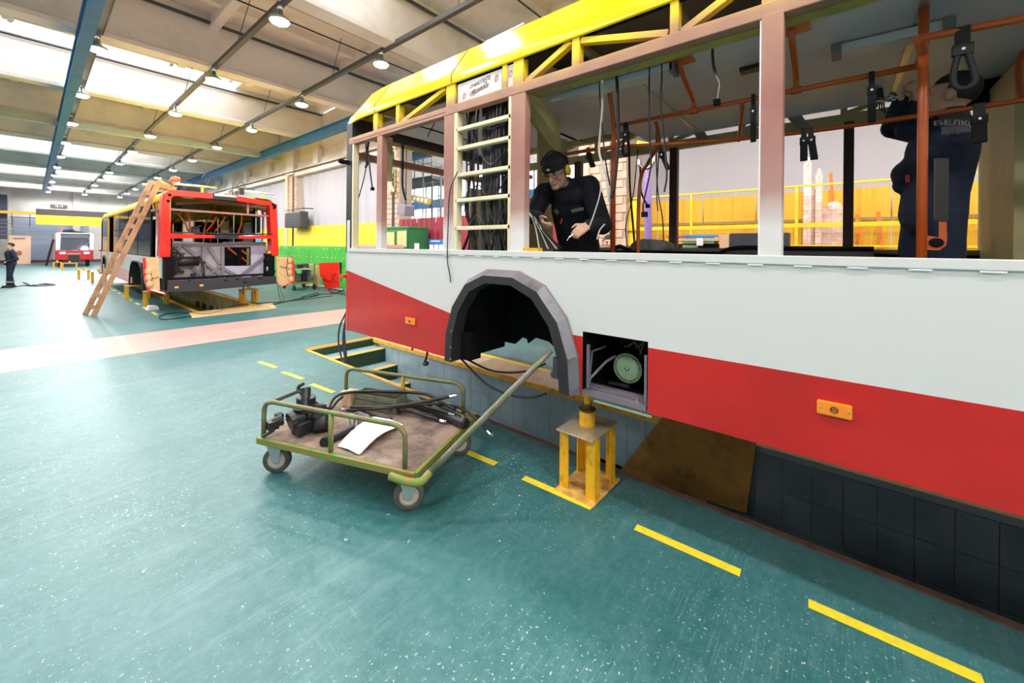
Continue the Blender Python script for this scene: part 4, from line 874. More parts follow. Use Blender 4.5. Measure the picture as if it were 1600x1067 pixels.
# ================================================================ the far bus with open engine bay
X0, X1, YR, YF = 2.0, 4.42, 12.2, 25.2
b2 = thing('far_bus', 'half built bus with red rear end, yellow roof and open engine bay', 'bus', (3.2, 12.2, .5))
def P2(nm, a, b, m_, bev=.0, lab=None): return MB().b2(a, b).build(nm, m_, b2, bevel=bev, label=lab)
RED2 = mat('bright_red_bus_paint', (226, 40, 28), .2, coat=.6)
def post2(u0, u1, v0, v1, u0b, u1b):
    a, b_, c, d = at(u0, v0, Y=YR), at(u1, v0, Y=YR), at(u1b, v1, Y=YR), at(u0b, v1, Y=YR); return MB().prism([a, b_, c, d], (0, .35, 0)).build('corner_column', RED2, b2, bevel=.03)
post2(254, 268, 303, 402, 249, 267); post2(422, 434, 318, 400, 425, 436)
MB().prism([at(u, v, Y=YR) for u, v in ((254, 310), (258, 300), (266, 296), (333, 302), (333, 311), (272, 306.5), (266, 312))], (0, .35, 0)).build('top_beam', RED2, b2, bevel=.02)
MB().prism([at(u, v, Y=YR) for u, v in ((370, 305.5), (424, 316), (432, 320), (434, 328), (424, 322), (416, 321), (370, 314))], (0, .35, 0)).build('top_beam', RED2, b2, bevel=.02)
MB().prism([at(u, v, Y=YR + .03) for u, v in ((333, 302), (370, 305.5), (370, 314), (333, 311))], (0, .3, 0)).build('top_centre', BLACK, b2); MB().prism([at(u, v, Y=YR + .01) for u, v in ((335, 302), (370, 305.5), (370, 309), (335, 306))], (0, .1, 0)).build('top_plate', CHROME, b2)
MB().prism([at(u, v, Y=YR) for u, v in ((266, 364), (336, 367.5), (336, 372), (266, 372.5))], (0, .2, 0)).build('waist_beam', RED2, b2, bevel=.01); MB().prism([at(u, v, Y=YR) for u, v in ((373, 368), (427, 367), (427, 373), (373, 373))], (0, .2, 0)).build('waist_beam', RED2, b2, bevel=.01)
MB().prism([at(u, v, Y=YR + .02) for u, v in ((336, 366), (373, 366), (373, 373), (336, 373))], (0, .2, 0)).build('waist_centre', BLACK, b2); MB().bar(at(267, 363, Y=YR - .01), at(426, 366, Y=YR - .01), .03, .03).build('window_seal', BLACK, b2)
MB().bar(at(266, 327, Y=YR + .2), at(425, 338, Y=YR + .2), .04, .05).build('cross_bar', FRAME, b2); MB().bar(at(387, 318, Y=YR + .2), at(387, 336, Y=YR + .2), .05, .05).build('cross_post', FRAME, b2)
for q in (((275, 318), (330, 316)), ((330, 316), (420, 326)), ((395, 318), (425, 336))): MB().bar(at(*q[0], Y=YR + .6), at(*q[1], Y=YR + .6), .05, .06).build('roof_arch', mat('dim_frame', (120, 96, 84), .6), b2)
for u, v in ((265, 304.5), (263, 314), (426.5, 319), (428, 325)): MB().cyl(at(u, v, Y=YR - .012), at(u, v, Y=YR + .02), .035, n=12).build('lamp_hole', DARK, b2)
# body sides
for x, s in ((X0, 1), (X1, -1)):
    b = MB(); xe = x + s * .04
    def side(y0, y1, z0, z1, nm, m_): MB().b2((x, y0, z0), (xe, y1, z1)).build(nm, m_, b2)
    side(YR + .35, 14.95, .92, 1.4, 'side_panel', WHITE); side(17.15, 23.6, .9, 1.4, 'side_panel', WHITE); side(14.95, 17.15, 1.2, 1.4, 'side_panel', WHITE); side(17.15, 23.6, .5, .9, 'lower_side_panel', mat('faded_pink_panel', (214, 160, 158), .5)); side(13.5, 14.95, .5, .92, 'skirt_panel', DARK if s > 0 else WHITE)
    side(24.6, YF, .5, 1.4, 'side_panel', WHITE); side(23.6, 24.6, 1.15, 1.4, 'side_panel', WHITE)
    pts = [(14.9, .45), (14.95, .8), (15.2, 1.1), (15.6, 1.22), (16.5, 1.22), (16.9, 1.1), (17.15, .8), (17.2, .45)]
    MB().strip([[(x - s * .04, y, z) for y, z in pts], [(x + s * .5, y, z) for y, z in pts]]).build('wheel_arch', BLACK, b2, solid=.03)
    MB().strip([[(x - s * .03, 23.4 + (y - 14.9) * .55, z) for y, z in pts], [(x + s * .5, 23.4 + (y - 14.9) * .55, z) for y, z in pts]]).build('wheel_arch', BLACK, b2, solid=.03)
    # windows: dark glass panes between slim posts, door opening towards the far end
    for y0, y1 in ((14.0, 15.9), (16.0, 17.7), (17.8, 19.6), (19.7, 21.0), (23.2, 24.9)): MB().b2((x + s * .005, y0, 1.42), (x + s * .02, y1, 2.80)).build('window_pane', GLASSD, b2)
    for y in (12.62, 13.2, 13.92): MB().b2((x, y, 1.4), (xe, y + .08, 2.9)).build('window_post', FRAME if y < 13.5 else DARK, b2)
    for y in (21.1, 22.95): MB().b2((x, y, .6), (xe, y + .12, 2.9)).build('door_post', YSTEEL, b2)
    MB().b2((x, YR + .35, 2.58), (xe, 14.0, 2.64)).build('window_rail', FRAME, b2); MB().bar((x + s * .02, YR + .35, 1.7), (x + s * .02, 13.2, 1.38), .04, .1).build('slant_rail', FRAME, b2)
    for k in range(4): MB().bar((x + s * .02, 12.6 + k * .35, 2.62), (x + s * .02, 12.85 + k * .35 * (1 if k % 2 else .9), 2.9), .03, .03).build('cantrail_brace', YSTEEL, b2)
    for zz in (2.2,): MB().b2((x - s * .003, 14.0, zz), (x + s * .01, 21, zz + .03)).build('pane_joint', DARK, b2)
    cv = [(0, 2.80), (-.015 * s, 2.82), (-.01 * s, 2.93), (.03 * s, 3.0), (.14 * s, 3.05), (.45 * s, 3.07)]
    MB().strip([[(x + a, y, z - dz) for a, z in cv] for y, dz in ((YR + .33, .01), (24.6, 0), (25.1, .06), (25.35, .3))]).build('roof_cove', mat('satin_yellow_roof', (252, 212, 44), .5, spec=.25), b2, True)
P2('roof_skin', (X0 + .4, YR + .45, 3.03), (X1 - .4, 25.1, 3.06), MATS['satin_yellow_roof']); P2('front_end', (X0, YF, .5), (X1, YF + .1, 2.9), DARK); P2('rear_floor', (X0 + .1, YR + 1.1, 1.0), (X1 - .1, YF, 1.05), DARK)
for y, xx in ((17, 2.9), (14.2, 3.2), (19, 3.4), (15.6, 3.7)): MB().tube(arc([(xx, y, 1.05), (xx, y, 2.2), (xx + .25, y + .1, 2.75), (xx + .25, y + .1, 3.05)]), .02, 6).build('handrail_post', ORANGE, b2)
MB().tube([(2.8, 13.2, 2.6), (2.8, 24, 2.6)], .02, 6).tube([(3.7, 13.2, 2.6), (3.7, 24, 2.6)], .02, 6).build('handrail', ORANGE, b2)
for (u0, v0, u1, v1) in ((278, 333, 295, 362), (292, 327, 297, 364), (338, 338, 322, 362), (352, 338, 335, 362), (378, 335, 372, 364)): MB().tube([at(u0, v0, Y=YR + 1.4), at((u0 + u1) / 2 + 2, (v0 + v1) / 2, Y=YR + 1.4), at(u1, v1, Y=YR + 1.4)], .022, 6).build('handrail_post', ORANGE, b2)
for (u0, u1, v0, v1, m_) in ((345, 355, 346, 364, CREAM), (316, 328, 348, 364, DARK), (402, 407, 338, 364, DARK), (300, 312, 354, 364, MGREY), (355, 358, 344, 364, KH)): MB().prism([at(u, v, Y=YR + 3) for u, v in ((u0, v0), (u1, v0), (u1, v1), (u0, v1))], (0, .1, 0)).build('cabin_fitting', m_, b2)
# engine bay
SHEET = mat('wrinkled_grey_film', (160, 156, 160), .45, .2, rgb2=(126, 122, 126), scale=3, bump=.4, bscale=9)
gy = YR + .45
def Q(nm, pts, m_, dy=.02, y=gy): return MB().prism([at(u, v, Y=y) for u, v in pts], (0, dy, 0)).build(nm, m_, b2)
Q('bay_sheet', ((270, 376), (348, 381), (348, 434), (270, 434)), SHEET); Q('bay_sheet', ((392, 379), (416, 378), (415, 430), (392, 430)), mat('lilac_film', (172, 168, 188), .4, rgb2=(150, 146, 166), scale=4, bump=.3, bscale=10)); Q('bay_sheet', ((348, 415.5), (392, 415.5), (392, 433), (348, 433)), MATS['lilac_film']); Q('bay_sheet', ((348, 378), (392, 378), (392, 386), (348, 386)), SHEET)
for a, b_ in (((285, 382), (345, 430)), ((318, 384), (318, 432)), ((326, 386), (344, 412)), ((272, 383), (415, 380)), ((348, 386), (348, 432)), ((345, 415), (322, 432)), ((300, 418), (320, 434)), ((350, 420), (372, 432)), ((415, 400), (375, 432)), ((280, 382), (280, 402))): MB().bar(at(*a, Y=gy - .05), at(*b_, Y=gy - .05), .07, .04, up=(0, 1, 0)).build('bay_truss', MGREY, b2)
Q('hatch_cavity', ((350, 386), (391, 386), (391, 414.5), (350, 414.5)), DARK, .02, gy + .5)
for a, b_ in (((356, 387), (372, 400)), ((376, 390), (389, 400)), ((377, 402), (388, 411))): MB().tube([at(*a, Y=gy + .4), at(*b_, Y=gy + .4)], .025, 6).build('handrail', ORANGE, b2)
MB().bar(at(374, 386, Y=gy + .3), at(374, 414, Y=gy + .3), .1, .05, up=(0, 1, 0)).build('hatch_post', DARK, b2); MB().bar(at(387.5, 388, Y=gy + .35), at(387.5, 414, Y=gy + .35), .05, .05, up=(0, 1, 0)).build('hatch_post', KH, b2)
MB().cyl(at(258, 409, Y=YR + .25), at(310, 408, Y=YR + .25), .12, n=18).build('air_tank', BLACK, b2, True)
for k in range(9): MB().tube(arc([at(262 + k, 380 + k * 2, Y=YR + .12), at(272 + k * 2, 390 + rnd.random() * 14, Y=YR + .1), at(258 + rnd.random() * 20, 412, Y=YR + .1), at(270 + rnd.random() * 14, 424, Y=YR + .1), at(254 + k, 436, Y=YR + .1)]), .014, 5).build('bay_hose', CABLE, b2)
MB().tube(arc([at(311, 400, Y=YR + .2), at(317, 412, Y=YR + .2), at(319, 436, Y=YR + .2)]), .02, 6).build('bay_hose', CABLE, b2)
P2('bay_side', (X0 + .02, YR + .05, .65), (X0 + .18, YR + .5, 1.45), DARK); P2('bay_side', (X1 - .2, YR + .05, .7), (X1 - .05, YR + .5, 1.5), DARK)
for u0, u1, v0, v1 in ((282, 288, 422, 427), (298, 306, 427, 432), (262, 300, 434, 438)): Q('bay_box', ((u0, v0), (u1, v0), (u1, v1), (u0, v1)), BLACK, .05, gy - .12)
for k, (u, v) in enumerate(((421, 405), (425, 412), (420, 420), (426, 424), (422, 396))): MB().ell(at(u, v, Y=YR + .15), (.07, .07, .09)).build('bay_component', (BLACK, MGREY, ZINC, BLACK, YSTEEL)[k], b2)
MB().prism([at(u, v, Y=YR - .05) for u, v in ((262, 438), (432, 432), (432, 443), (300, 456), (262, 457))], (0, .25, 0)).build('rear_bumper_beam', mat('charcoal_beam', (44, 44, 50), .5), b2, bevel=.015)
for u, v in ((276, 449), (315, 446)): MB().prism([at(a, c, Y=YR - .055) for a, c in ((u - 3, v - 1.5), (u + 3, v - 2), (u + 3, v + 1.2), (u - 3, v + 1.7))], (0, .01, 0)).build('beam_slot', NOSE, b2)
for u, v in ((262 + 34, 438.5), (353, 438), (371, 436.5), (406, 434.5), (383, 441)): MB().prism([at(a, c, Y=YR - .055) for a, c in ((u - 2.5, v - 1), (u + 2.5, v - 1.1), (u + 2.5, v + .8), (u - 2.5, v + .9))], (0, .01, 0)).build('beam_slot', DARK, b2)
MB().bar(at(262, 436, Y=YR + .1), at(412, 428.5, Y=YR + .1), .06, .05).build('bay_ledge', DARK, b2)
# swung-out lamp panels either side
FLAP = mat('raw_fibreglass', (210, 172, 122), .6, rgb2=(190, 150, 104), scale=8)
def flap(inner, outer_, bumps, side):
    f = MB().prism([at(u, v, Y=YR - .1) for u, v in inner], (0, .03, 0)).build('lamp_panel', FLAP, b2, label='raw beige inside of a swung out red lamp panel')
    MB().tube([at(u, v, Y=YR - .11) for u, v in outer_], .03, 6).build('panel_edge', RED2, f)
    for u, v in bumps: MB().ell(at(u, v, Y=YR - .12), (.07, .05, .09)).build('lamp_dome', FLAP, f)
    u, v = bumps[1]; MB().tube(arc([at(u - side * 3, v - 14, Y=YR - .14), at(u - side * 6, v, Y=YR - .14), at(u - side * 16, v - 1, Y=YR - .13)]), .007, 4).tube(arc([at(u - side * 6, v, Y=YR - .14), at(u - side * 3, v + 14, Y=YR - .14)]), .007, 4).build('lamp_wire', CABLE, f)
flap(((226, 403), (248, 402), (250, 454), (232, 453), (228, 440)), ((225, 403), (228, 440), (233, 453), (257, 459)), ((232, 424), (232, 434), (234, 444)), -1)
flap(((432, 401), (455, 402), (458, 410), (458, 441), (440, 446), (433, 444)), ((454, 401), (458, 409), (458, 441), (440, 447)), ((453, 407), (453, 417), (453, 426), (455, 436)), 1)
# trolley poles and cables on the roof
for a, b_ in (((274, 287.5), (338, 293)), ((374, 297), (428, 304))):
    MB().tube([at(*a, Y=13.3), at(*b_, Y=13.3)], .025, 6).build('roof_pole', CHROME, b2); p = at((a[0] + b_[0]) / 2 + 10, (a[1] + b_[1]) / 2 + 3, Y=13.3); MB().bar(p + Vector((0, 0, -.25)), p, .05, .05).build('pole_foot', YSTEEL, b2)
MB().box(at(377, 299, Y=13.3), (.12, .1, .2)).build('pole_head', BLACK, b2); MB().tube(arc([at(378, 297, Y=13.3), at(383, 293, Y=13.3), at(398, 297, Y=13.3)]), .012, 5).build('roof_cable', CABLE, b2)
for u0, v0 in ((322, 284), (376, 296)): MB().tube(arc([at(u0, v0 + 4, Y=14), at(u0 - 6, v0 - 6, Y=14), at(u0, v0 - 12, Y=14), at(u0 + 6, v0 - 6, Y=14), at(u0 + 2, v0 + 5, Y=14)]), .012, 5).build('roof_cable', CABLE, b2)
MB().tube([at(380, 446, Y=YR), at(380, 459, Y=YR)], .018, 6).build('drain_hose', BLACK, b2)
# stands carrying the far bus and trestles beyond
def stool(name, x, y, h, lab, w_=.42, bar=None):
    t = thing(name, lab, 'jack stand', (x, y, 0))
    MB().b2((x - w_ / 2, y - .2, h - .02), (x + w_ / 2, y + .2, h)).build('top_plate', YWORN, t)
    for sx in (-1, 1):
        for sy in (-1, 1): MB().box((x + sx * (w_ / 2 - .05), y + sy * .15, (h - .02) / 2), (.07, .07, h - .02)).build('leg', YSTEEL, t)
    MB().cyl((x, y, h), (x, y, h + .12), .05, n=12).build('collar', YSTEEL, t)
    if bar: MB().b2((x, y - .03, h - .1), (x + bar, y + .03, h - .04)).build('cross_beam', YSTEEL, t)
stool('jack_stand', 2.18, 17.3, .42, 'yellow stand beside the front wheel arch of the far bus, behind the ladder', .6); stool('jack_stand', 2.3, 15.1, .40, 'yellow stand beside the rear wheel arch of the far bus', .55); stool('jack_stand', 4.15, 13.6, .42, 'yellow stand on the far side of the open engine bay')
stool('jack_stand', 1.95, 25.5, .48, 'yellow stand with long crossbar in front of the small tram', .5, 2.2); stool('jack_stand', 1.65, 28.3, .45, 'yellow stand second behind the long crossbar stand'); stool('jack_stand', 1.6, 38.2, .45, 'yellow stand at the near corner of the small tram', .7); stool('jack_stand', 1.15, 40.6, .45, 'yellow stand at the far side corner of the small tram')
# ladder against the far bus
ft0, ft1 = at(133, 492, Z=0), at(146, 494, Z=0); tp0, tp1 = at(236, 284, X=1.93), at(247, 286, X=2.0)
ld_ = thing('wooden_ladder', 'long wooden stepladder leaning on the roof of the far bus', 'ladder', ft0)
tp1 = tp0 + (ft1 - ft0) * .95
for p, q in ((ft0, tp0), (ft1, tp1)): MB().bar(p, q, .045, .10, up=(1, 0, 0)).build('stile', WOOD, ld_)
for k in range(11):
    f = .06 + k * .085; a = ft0.lerp(tp0, f); b_ = ft1.lerp(tp1, f); MB().bar(a, b_, .03, .1).build('rung', WOOD, ld_)
for o_ in (0, 1):
    a = (tp0, tp1)[o_]; MB().bar(a, at(270 + o_ * 8, 297, X=2.7 + .2 * o_), .04, .08).build('rear_stile', WOOD, ld_)
MB().bar(at(240, 297, X=2.0), at(262, 299, X=2.5), .03, .06).build('rear_rung', WOOD, ld_)
# small things around the second pit
tag(MB().prism([at(295, 489, Z=.001), at(300, 497, Z=.001), at(432, 482, Z=.001), at(425, 474, Z=.001)], (0, 0, .015)).build('plywood_board', PLY, None), 'clean plywood board lying at the near edge of the far pit', 'board')
t = tag(MB().prism([at(u, v, Y=13.95) for u, v in ((229, 486), (233, 478), (247, 478), (250, 485))], (0, .25, 0)).build('white_basin', PAPER, None, bevel=.02), 'white plastic basin on the floor by the far pit', 'basin')
tag(MB().tube(arc([at(u, v, Z=.012) for u, v in ((300, 494), (262, 499), (248, 496), (262, 490), (290, 488), (330, 490), (372, 476), (430, 472), (470, 468), (520, 462))]), .012, 6).build('floor_cable', CABLE, None), 'thin black cable looping around the plywood board', 'cable')
tag(MB().tube(arc([at(u, v, Z=.012) for u, v in ((425, 476), (470, 466), (495, 462), (497, 458), (475, 463), (472, 466), (500, 460), (540, 458))]), .015, 6).build('floor_cable', CABLE, None), 'black cable on the floor in front of the green cart', 'cable')
tag(MB().tube(arc([at(u, v, Z=.015) for u, v in ((540, 461), (515, 455), (514, 448), (530, 447), (538, 453), (520, 458), (516, 452), (535, 455))]), .018, 6).build('floor_cable', CABLE, None), 'tangled black cable in front of the red panel', 'cable')
tag(MB().tube(arc([at(u, v, Z=.015) for u, v in ((0, 450), (30, 447), (45, 444), (36, 441), (50, 446), (70, 443), (86, 445), (60, 447), (40, 446), (80, 444))]), .02, 6).build('floor_cable', CABLE, None), 'black cables tangled on the floor behind the walking man', 'cable')
MB().tube([at(432, 440, Y=12.1), at(438, 470, Y=11.9)], .008, 4).tube([at(434, 440, Y=12.1), at(444, 469, Y=11.9)], .006, 4).build('drop_cable', CABLE, b2)
# small red and white tram at the far end
tm = thing('small_tram', 'small red and white tram standing at the far end of the hall', 'tram', (2.1, 43.5, 0))
def P3(nm, a, b, m_, bev=0): return MB().b2(a, b).build(nm, m_, tm, bevel=bev)
TRD = mat('tram_red', (186, 30, 44), .25, coat=.4)
xa_, xb_, yf = 1.15, 3.02, 43.5
MB().prism([(xa_, yf, .55), (xa_, yf + 7.5, .55), (xa_, yf + 7.5, 2.45), (xa_, yf + .5, 2.45), (xa_, yf + .35, 2.3), (xa_, yf, 1.25)], (.06, 0, 0)).build('side_wall', WHITE, tm)
MB().prism([(xb_, yf, .55), (xb_, yf + 7.5, .55), (xb_, yf + 7.5, 2.45), (xb_, yf + .5, 2.45), (xb_, yf, 1.25)], (-.06, 0, 0)).build('side_wall', TRD, tm)
P3('roof', (xa_ + .05, yf + .4, 2.4), (xb_ - .05, yf + 7.5, 2.5), WHITE, .05)
P3('front_panel', (xa_, yf - .05, .5), (xb_, yf + .02, 1.2), TRD, .04); P3('lower_skirt', (xa_ + .6, yf - .07, .3), (xb_ - .7, yf, .85), BLACK); P3('grille', (xa_ + .55, yf - .07, .9), (xb_ - .65, yf, 1.0), CHROME)
for x in (xa_ + .18, xb_ - .5): P3('headlight', (x, yf - .08, .92), (x + .3, yf - .03, 1.08), PAPER, .02)
MB().prism([(xa_ + .22, yf + .02, 1.25), (xb_ - .22, yf + .02, 1.25), (xb_ - .28, yf + .34, 2.1), (xa_ + .28, yf + .34, 2.1)], (0, .02, 0)).build('windscreen', mat('clear_dark_glass', (70, 74, 84), .08), tm)
MB().prism([(xa_ + .25, yf + .3, 2.1), (xb_ - .25, yf + .3, 2.1), (xb_ - .3, yf + .4, 2.35), (xa_ + .3, yf + .4, 2.35)], (0, .02, 0)).build('destination_blind', DGREY, tm)
for x in (xa_, xb_ - .2): MB().prism([(x, yf, 1.25), (x + .2, yf, 1.25), (x + .24, yf + .45, 2.45), (x + .04, yf + .45, 2.45)], (0, .05, 0)).build('windscreen_post', WHITE, tm)
for y in (44.1, 45.6, 47.1): MB().b2((xa_ - .01, y, 1.2), (xa_ + .02, y + 1.2, 2.1)).build('side_window', GLASSD, tm)
MB().b2((xa_ - .012, yf, .5), (xa_ + .03, yf + 1.2, 1.2)).build('lower_side', TRD, tm); MB().b2((xa_ - .02, 45.2, .5), (xa_ + .01, 51, 2.4)).build('masking_sheet', mat('pink_wrap', (216, 170, 166), .5), tm)
for x in (xa_ + .15, xb_ - .35): MB().cyl((x, yf + .9, .32), (x + .2, yf + .9, .32), .32, n=16).build('wheel', RUBBER, tm)
for xx in (1.75, 2.35, 2.72): MB().ell((xx, yf + .7, 1.5), (.16, .12, .3)).ell((xx, yf + .7, 1.92), (.1, .1, .12)).build('seat', DARK, tm)
tag(MB().bar((.75, 46.2, 0), (1.08, 45.4, 2.0), .1, .1).build('steel_ramp', DGREY, None), 'dark beam leaning against the side of the small tram', 'beam')
tag(MB().tube([(3.25, 40.2, 0), (3.25, 40.2, 1.2)], .1, 8).box((3.2, 40.2, 1.22), (.3, .2, .12)).build('red_bollard', RED2, None), 'red post between the small tram and the far bus', 'post')
# far end furniture
t = thing('overhead_crane_beam', 'broad yellow crane girder in front of the roller door', 'crane', (1, 50, 3.2))
a, b_ = at(56, 342, Y=50), at(157, 343, Y=50)
MB().b2((a.x, 49.8, 3.22), (b_.x + .5, 50.2, 3.98)).build('girder', mat('yellow_girder', (240, 208, 40), .35), t); MB().b2((a.x - 3.5, 49.9, 4.0), (a.x, 50.1, 4.2)).build('end_carriage', YSTEEL, t); MB().b2((a.x, 50.25, 3.95), (b_.x + 2, 50.6, 4.5)).build('walkway', DGREY, t)
for k in range(4): MB().tube([(a.x - 3 + k * .9, 50, 3.0), (a.x - 3 + k * .9, 50, 4.1)], .02, 4).build('hanger', DGREY, t)
for k in range(5): MB().b2((a.x - 3.4, 50, 2.35 + k * .28), (a.x - .1, 50.03, 2.38 + k * .28)).build('guard_bar', MGREY, t)
t = thing('pink_cabinet', 'pale pink cabinet at the far wall behind the walking man', 'cabinet', at(30, 409, Y=51)); p, q = at(14, 367.5, Y=51), at(48, 408, Y=51)
MB().b2((p.x, 51, 0), (q.x, 51.5, p.z)).build('cabinet_body', mat('pale_pink', (238, 196, 168), .6), t); MB().b2((p.x + .2, 50.98, p.z - .3), (q.x - .3, 51, p.z - .2)).build('vent', MGREY, t); MB().ell((q.x - .6, 50.97, .9), (.15, .03, .2)).build('notice', mat('brown_notice', (170, 110, 96), .6), t)
tag(struct(MB().b2((-4.5, 50.6, 2.0), (-1.2, 52.5, 5.5)).build('trim_2', mat('dark_loft', (70, 74, 92), .7))), 'dark loft structure at the left of the far wall', 'structure')
for k in ('category',): 
    if k in bpy.data.objects['trim_2']: del bpy.data.objects['trim_2'][k]
t = thing('wall_sign', 'small dark number plate high on the far wall', 'sign', at(92, 322, Y=53.2)); p = at(92, 322.5, Y=53.2); MB().box(p, (1.0, .04, .3)).build('plate', DGREY, t)
text('10-15', 'lettering', .22, p + Vector((0, -.03, 0)), (1, 0, 0), (0, 0, 1), PAPER, t)
tag(struct(MB().b2((-4, 53.3, 0), (20, 53.39, .25)).build('baseboard_back', mat('maroon_skirting', (110, 44, 52), .6))), '', ''); del bpy.data.objects['baseboard_back']['label']; del bpy.data.objects['baseboard_back']['category']
# green cart with machinery, red panel, heater
c = [at(459.6, 454, Z=0), at(491, 451.6, Z=0), at(474, 448.5, Z=0), at(444, 450, Z=0)]
t = thing('parts_cart', 'green wheeled cart loaded with machinery beside the far bus', 'cart', c[0])
for p in c:
    wl_ = MB().cyl(p + Vector((-.03, 0, .1)), p + Vector((.03, 0, .1)), .1, n=14).build('caster_wheel', RUBBER, t); MB().box(p + Vector((0, 0, .2)), (.05, .1, .08)).build('caster_fork', MGREY, t)
a, b_, c3, d_ = c
MB().prism([p + Vector((0, 0, .24)) for p in (a, b_, c3, d_)], (0, 0, .06)).build('deck', GREENP, t); MB().prism([p + Vector((0, 0, .78)) for p in (a, b_, c3, d_)], (0, 0, .04)).build('top_shelf', mat('pale_green_shelf', (150, 172, 150), .5), t)
for p in c: MB().bar(p + Vector((0, 0, .25)), p + Vector((0, 0, 1.02)), .05, .05).build('corner_post', GREENP, t)
m1 = (a + b_ + c3 + d_) / 4
for k in range(8): MB().box(m1 + Vector((rnd.uniform(-.3, .3), rnd.uniform(-.2, .2), .5 + rnd.uniform(-.1, .1))), (.25, .25, .3)).build('machine_part', (BLK, DGREY, MGREY)[k % 3], t, bevel=.02)
MB().cyl(m1 + Vector((.2, -.35, .52)), m1 + Vector((.45, -.3, .52)), .2, n=16).build('drum', ZINC, t)
for k in range(5): MB().box(m1 + Vector((-.45 + k * .22, 0, .9 + .03 * (k % 2))), (.2, .3, .16)).build('top_part', (BLK, MGREY, BLK, DGREY, CREAM)[k], t, bevel=.02)
MB().cyl(m1 + Vector((-.4, 0, .95)), m1 + Vector((-.25, 0, 1.16)), .06, n=10).build('top_part', BLK, t)
rp = thing('red_body_panel', 'red body panel with round hatch standing by the green boards', 'panel', at(515, 448, Y=16.4))
yr = lambda u: 16.3 - (u - 498) / 36 * 1.0
MB().prism([at(u, v, Y=yr(u)) for u, v in ((498, 411), (531, 410), (534, 430), (534, 450), (508, 450), (504, 436), (500, 431))], (.03, .03, 0)).build('panel_skin', RED2, rp)
p = at(525, 433.5, Y=yr(525) - .01); MB().tube([p + Vector((.11 * math.cos(k * .4), -.11 * math.cos(k * .4), .16 * math.sin(k * .4))) for k in range(16)], .018, 6, closed=True).build('hatch_ring', mat('darker_red', (170, 24, 20), .4), rp)
for k in range(6): MB().bar(at(503 + k * .8, 435 + k * 2, Y=yr(503) - .02), at(516 + k * .5, 439 + k * 1.6, Y=yr(516) - .02), .02, .02).build('louvre', MATS['darker_red'], rp)
MB().prism([at(u, v, Y=15.25) for u, v in ((531, 410), (536, 410), (536, 450), (534, 450))], (0, .05, 0)).build('edge_seal', BLACK, rp)
tag(MB().prism([at(u, v, Y=16.6) for u, v in ((495, 416), (499, 416), (500, 447), (496, 448))], (0, .3, 0)).build('wood_batten', PLY, None), 'upright wooden batten between the green cart and red panel', 'batten')
MB().b2((7.3, 16.8, .0), (7.6, 17.4, .06)).build('wood_offcut', PLY, None); tag(bpy.data.objects['wood_offcut'], 'wood offcut on the floor by the batten', 'offcut')
t = thing('fan_heater', 'dark grey fan heater bracketed to the brick column', 'heater', at(466, 343, X=7.7)); p, q = at(454, 333, X=7.7), at(478, 355, X=7.7)
MB().b2((7.45, q.y, q.z), (7.8, p.y, p.z)).build('heater_body', DGREY, t, bevel=.02)
for k in range(7): MB().b2((7.43, q.y + .05, q.z + .06 + k * (p.z - q.z - .1) / 7), (7.455, p.y - .05, q.z + .09 + k * (p.z - q.z - .1) / 7)).build('louvre', BLACK, t)
MB().tube([(7.5, p.y + .1, p.z + .1), (7.5, q.y - .05, p.z + .12), (8, q.y - .05, p.z + .14)], .02, 6).build('bracket', BLACK, t)
# things seen through the near bus: pinkish planks and cloth by the bus end
t = thing('work_bench', 'bench with pale pink boards seen over the bus sill near its open end', 'bench', at(575, 388, X=6.5)); p = at(553, 384, X=6.5); q = at(600, 384, X=6.5)
MB().b2((6.4, q.y, 1.6), (7.0, p.y, 1.68)).build('bench_top', BLK, t); MB().b2((6.3, q.y - .4, 1.69), (6.9, p.y - .1, 1.78)).build('pink_boards', mat('pink_board', (200, 160, 154), .7), t)
for y in (q.y + .1, p.y - .1): MB().b2((6.5, y, 0), (6.55, y + .05, 1.6)).b2((6.9, y, 0), (6.95, y + .05, 1.6)).build('leg', DGREY, t)
# ---------------- neighbouring bay seen through the bus: booth, maroon wall, board, platform, crane
mw = thing('maroon_partition', 'maroon corrugated partition behind the green booth', 'partition', (7.95, 8.5, 0)); MARO = mat('maroon_sheet', (140, 32, 48), .55)
y = 11.5
while y > 4.9: corr(7.95, y, y - .94, 0, 2.65, mw, MARO, 'corrugated_sheet', .13, .025); y -= .95
gb = thing('green_booth', 'dark green operator booth with two windows beyond the bus end', 'booth', (7.5, 10, 0)); GRB = mat('booth_green', (46, 122, 70), .5)
BX_ = 7.05; c0 = at(638, 356, X=BX_); cy, cz = c0.y, c0.z; l0 = at(600, 358, X=BX_); r0 = at(668, 357, Y=cy)
MB().b2((BX_, cy, 0), (BX_ + .06, l0.y + .1, cz)).build('side_wall', GRB, gb); MB().b2((BX_, cy - .03, 0), (r0.x, cy + .03, cz)).build('end_wall', mat('booth_green_dark', (38, 104, 60), .5), gb); MB().b2((BX_ - .03, cy - .05, cz), (r0.x + .03, l0.y + .13, cz + .05)).build('booth_roof', GRB, gb)
for (u0, u1, v0, v1) in ((600, 617, 363, 388), (620, 636, 361, 386)):
    p, q = at(u0, v0, X=BX_ - .02), at(u1, v1, X=BX_ - .02); f_ = MB().b2((BX_ - .025, q.y, q.z), (BX_ - .01, p.y, p.z)).build('window', mat('booth_glass', (196, 186, 130), .2), gb)
    for yy in (p.y, q.y): MB().b2((BX_ - .035, yy - .02, q.z - .02), (BX_ - .005, yy + .02, p.z + .02)).build('window_frame', GRB, f_)
p, q = at(648, 380, Y=cy - .05), at(655, 389, Y=cy - .05); MB().b2((p.x, cy - .05, q.z), (q.x, cy - .03, p.z)).build('notice', PAPER, gb)
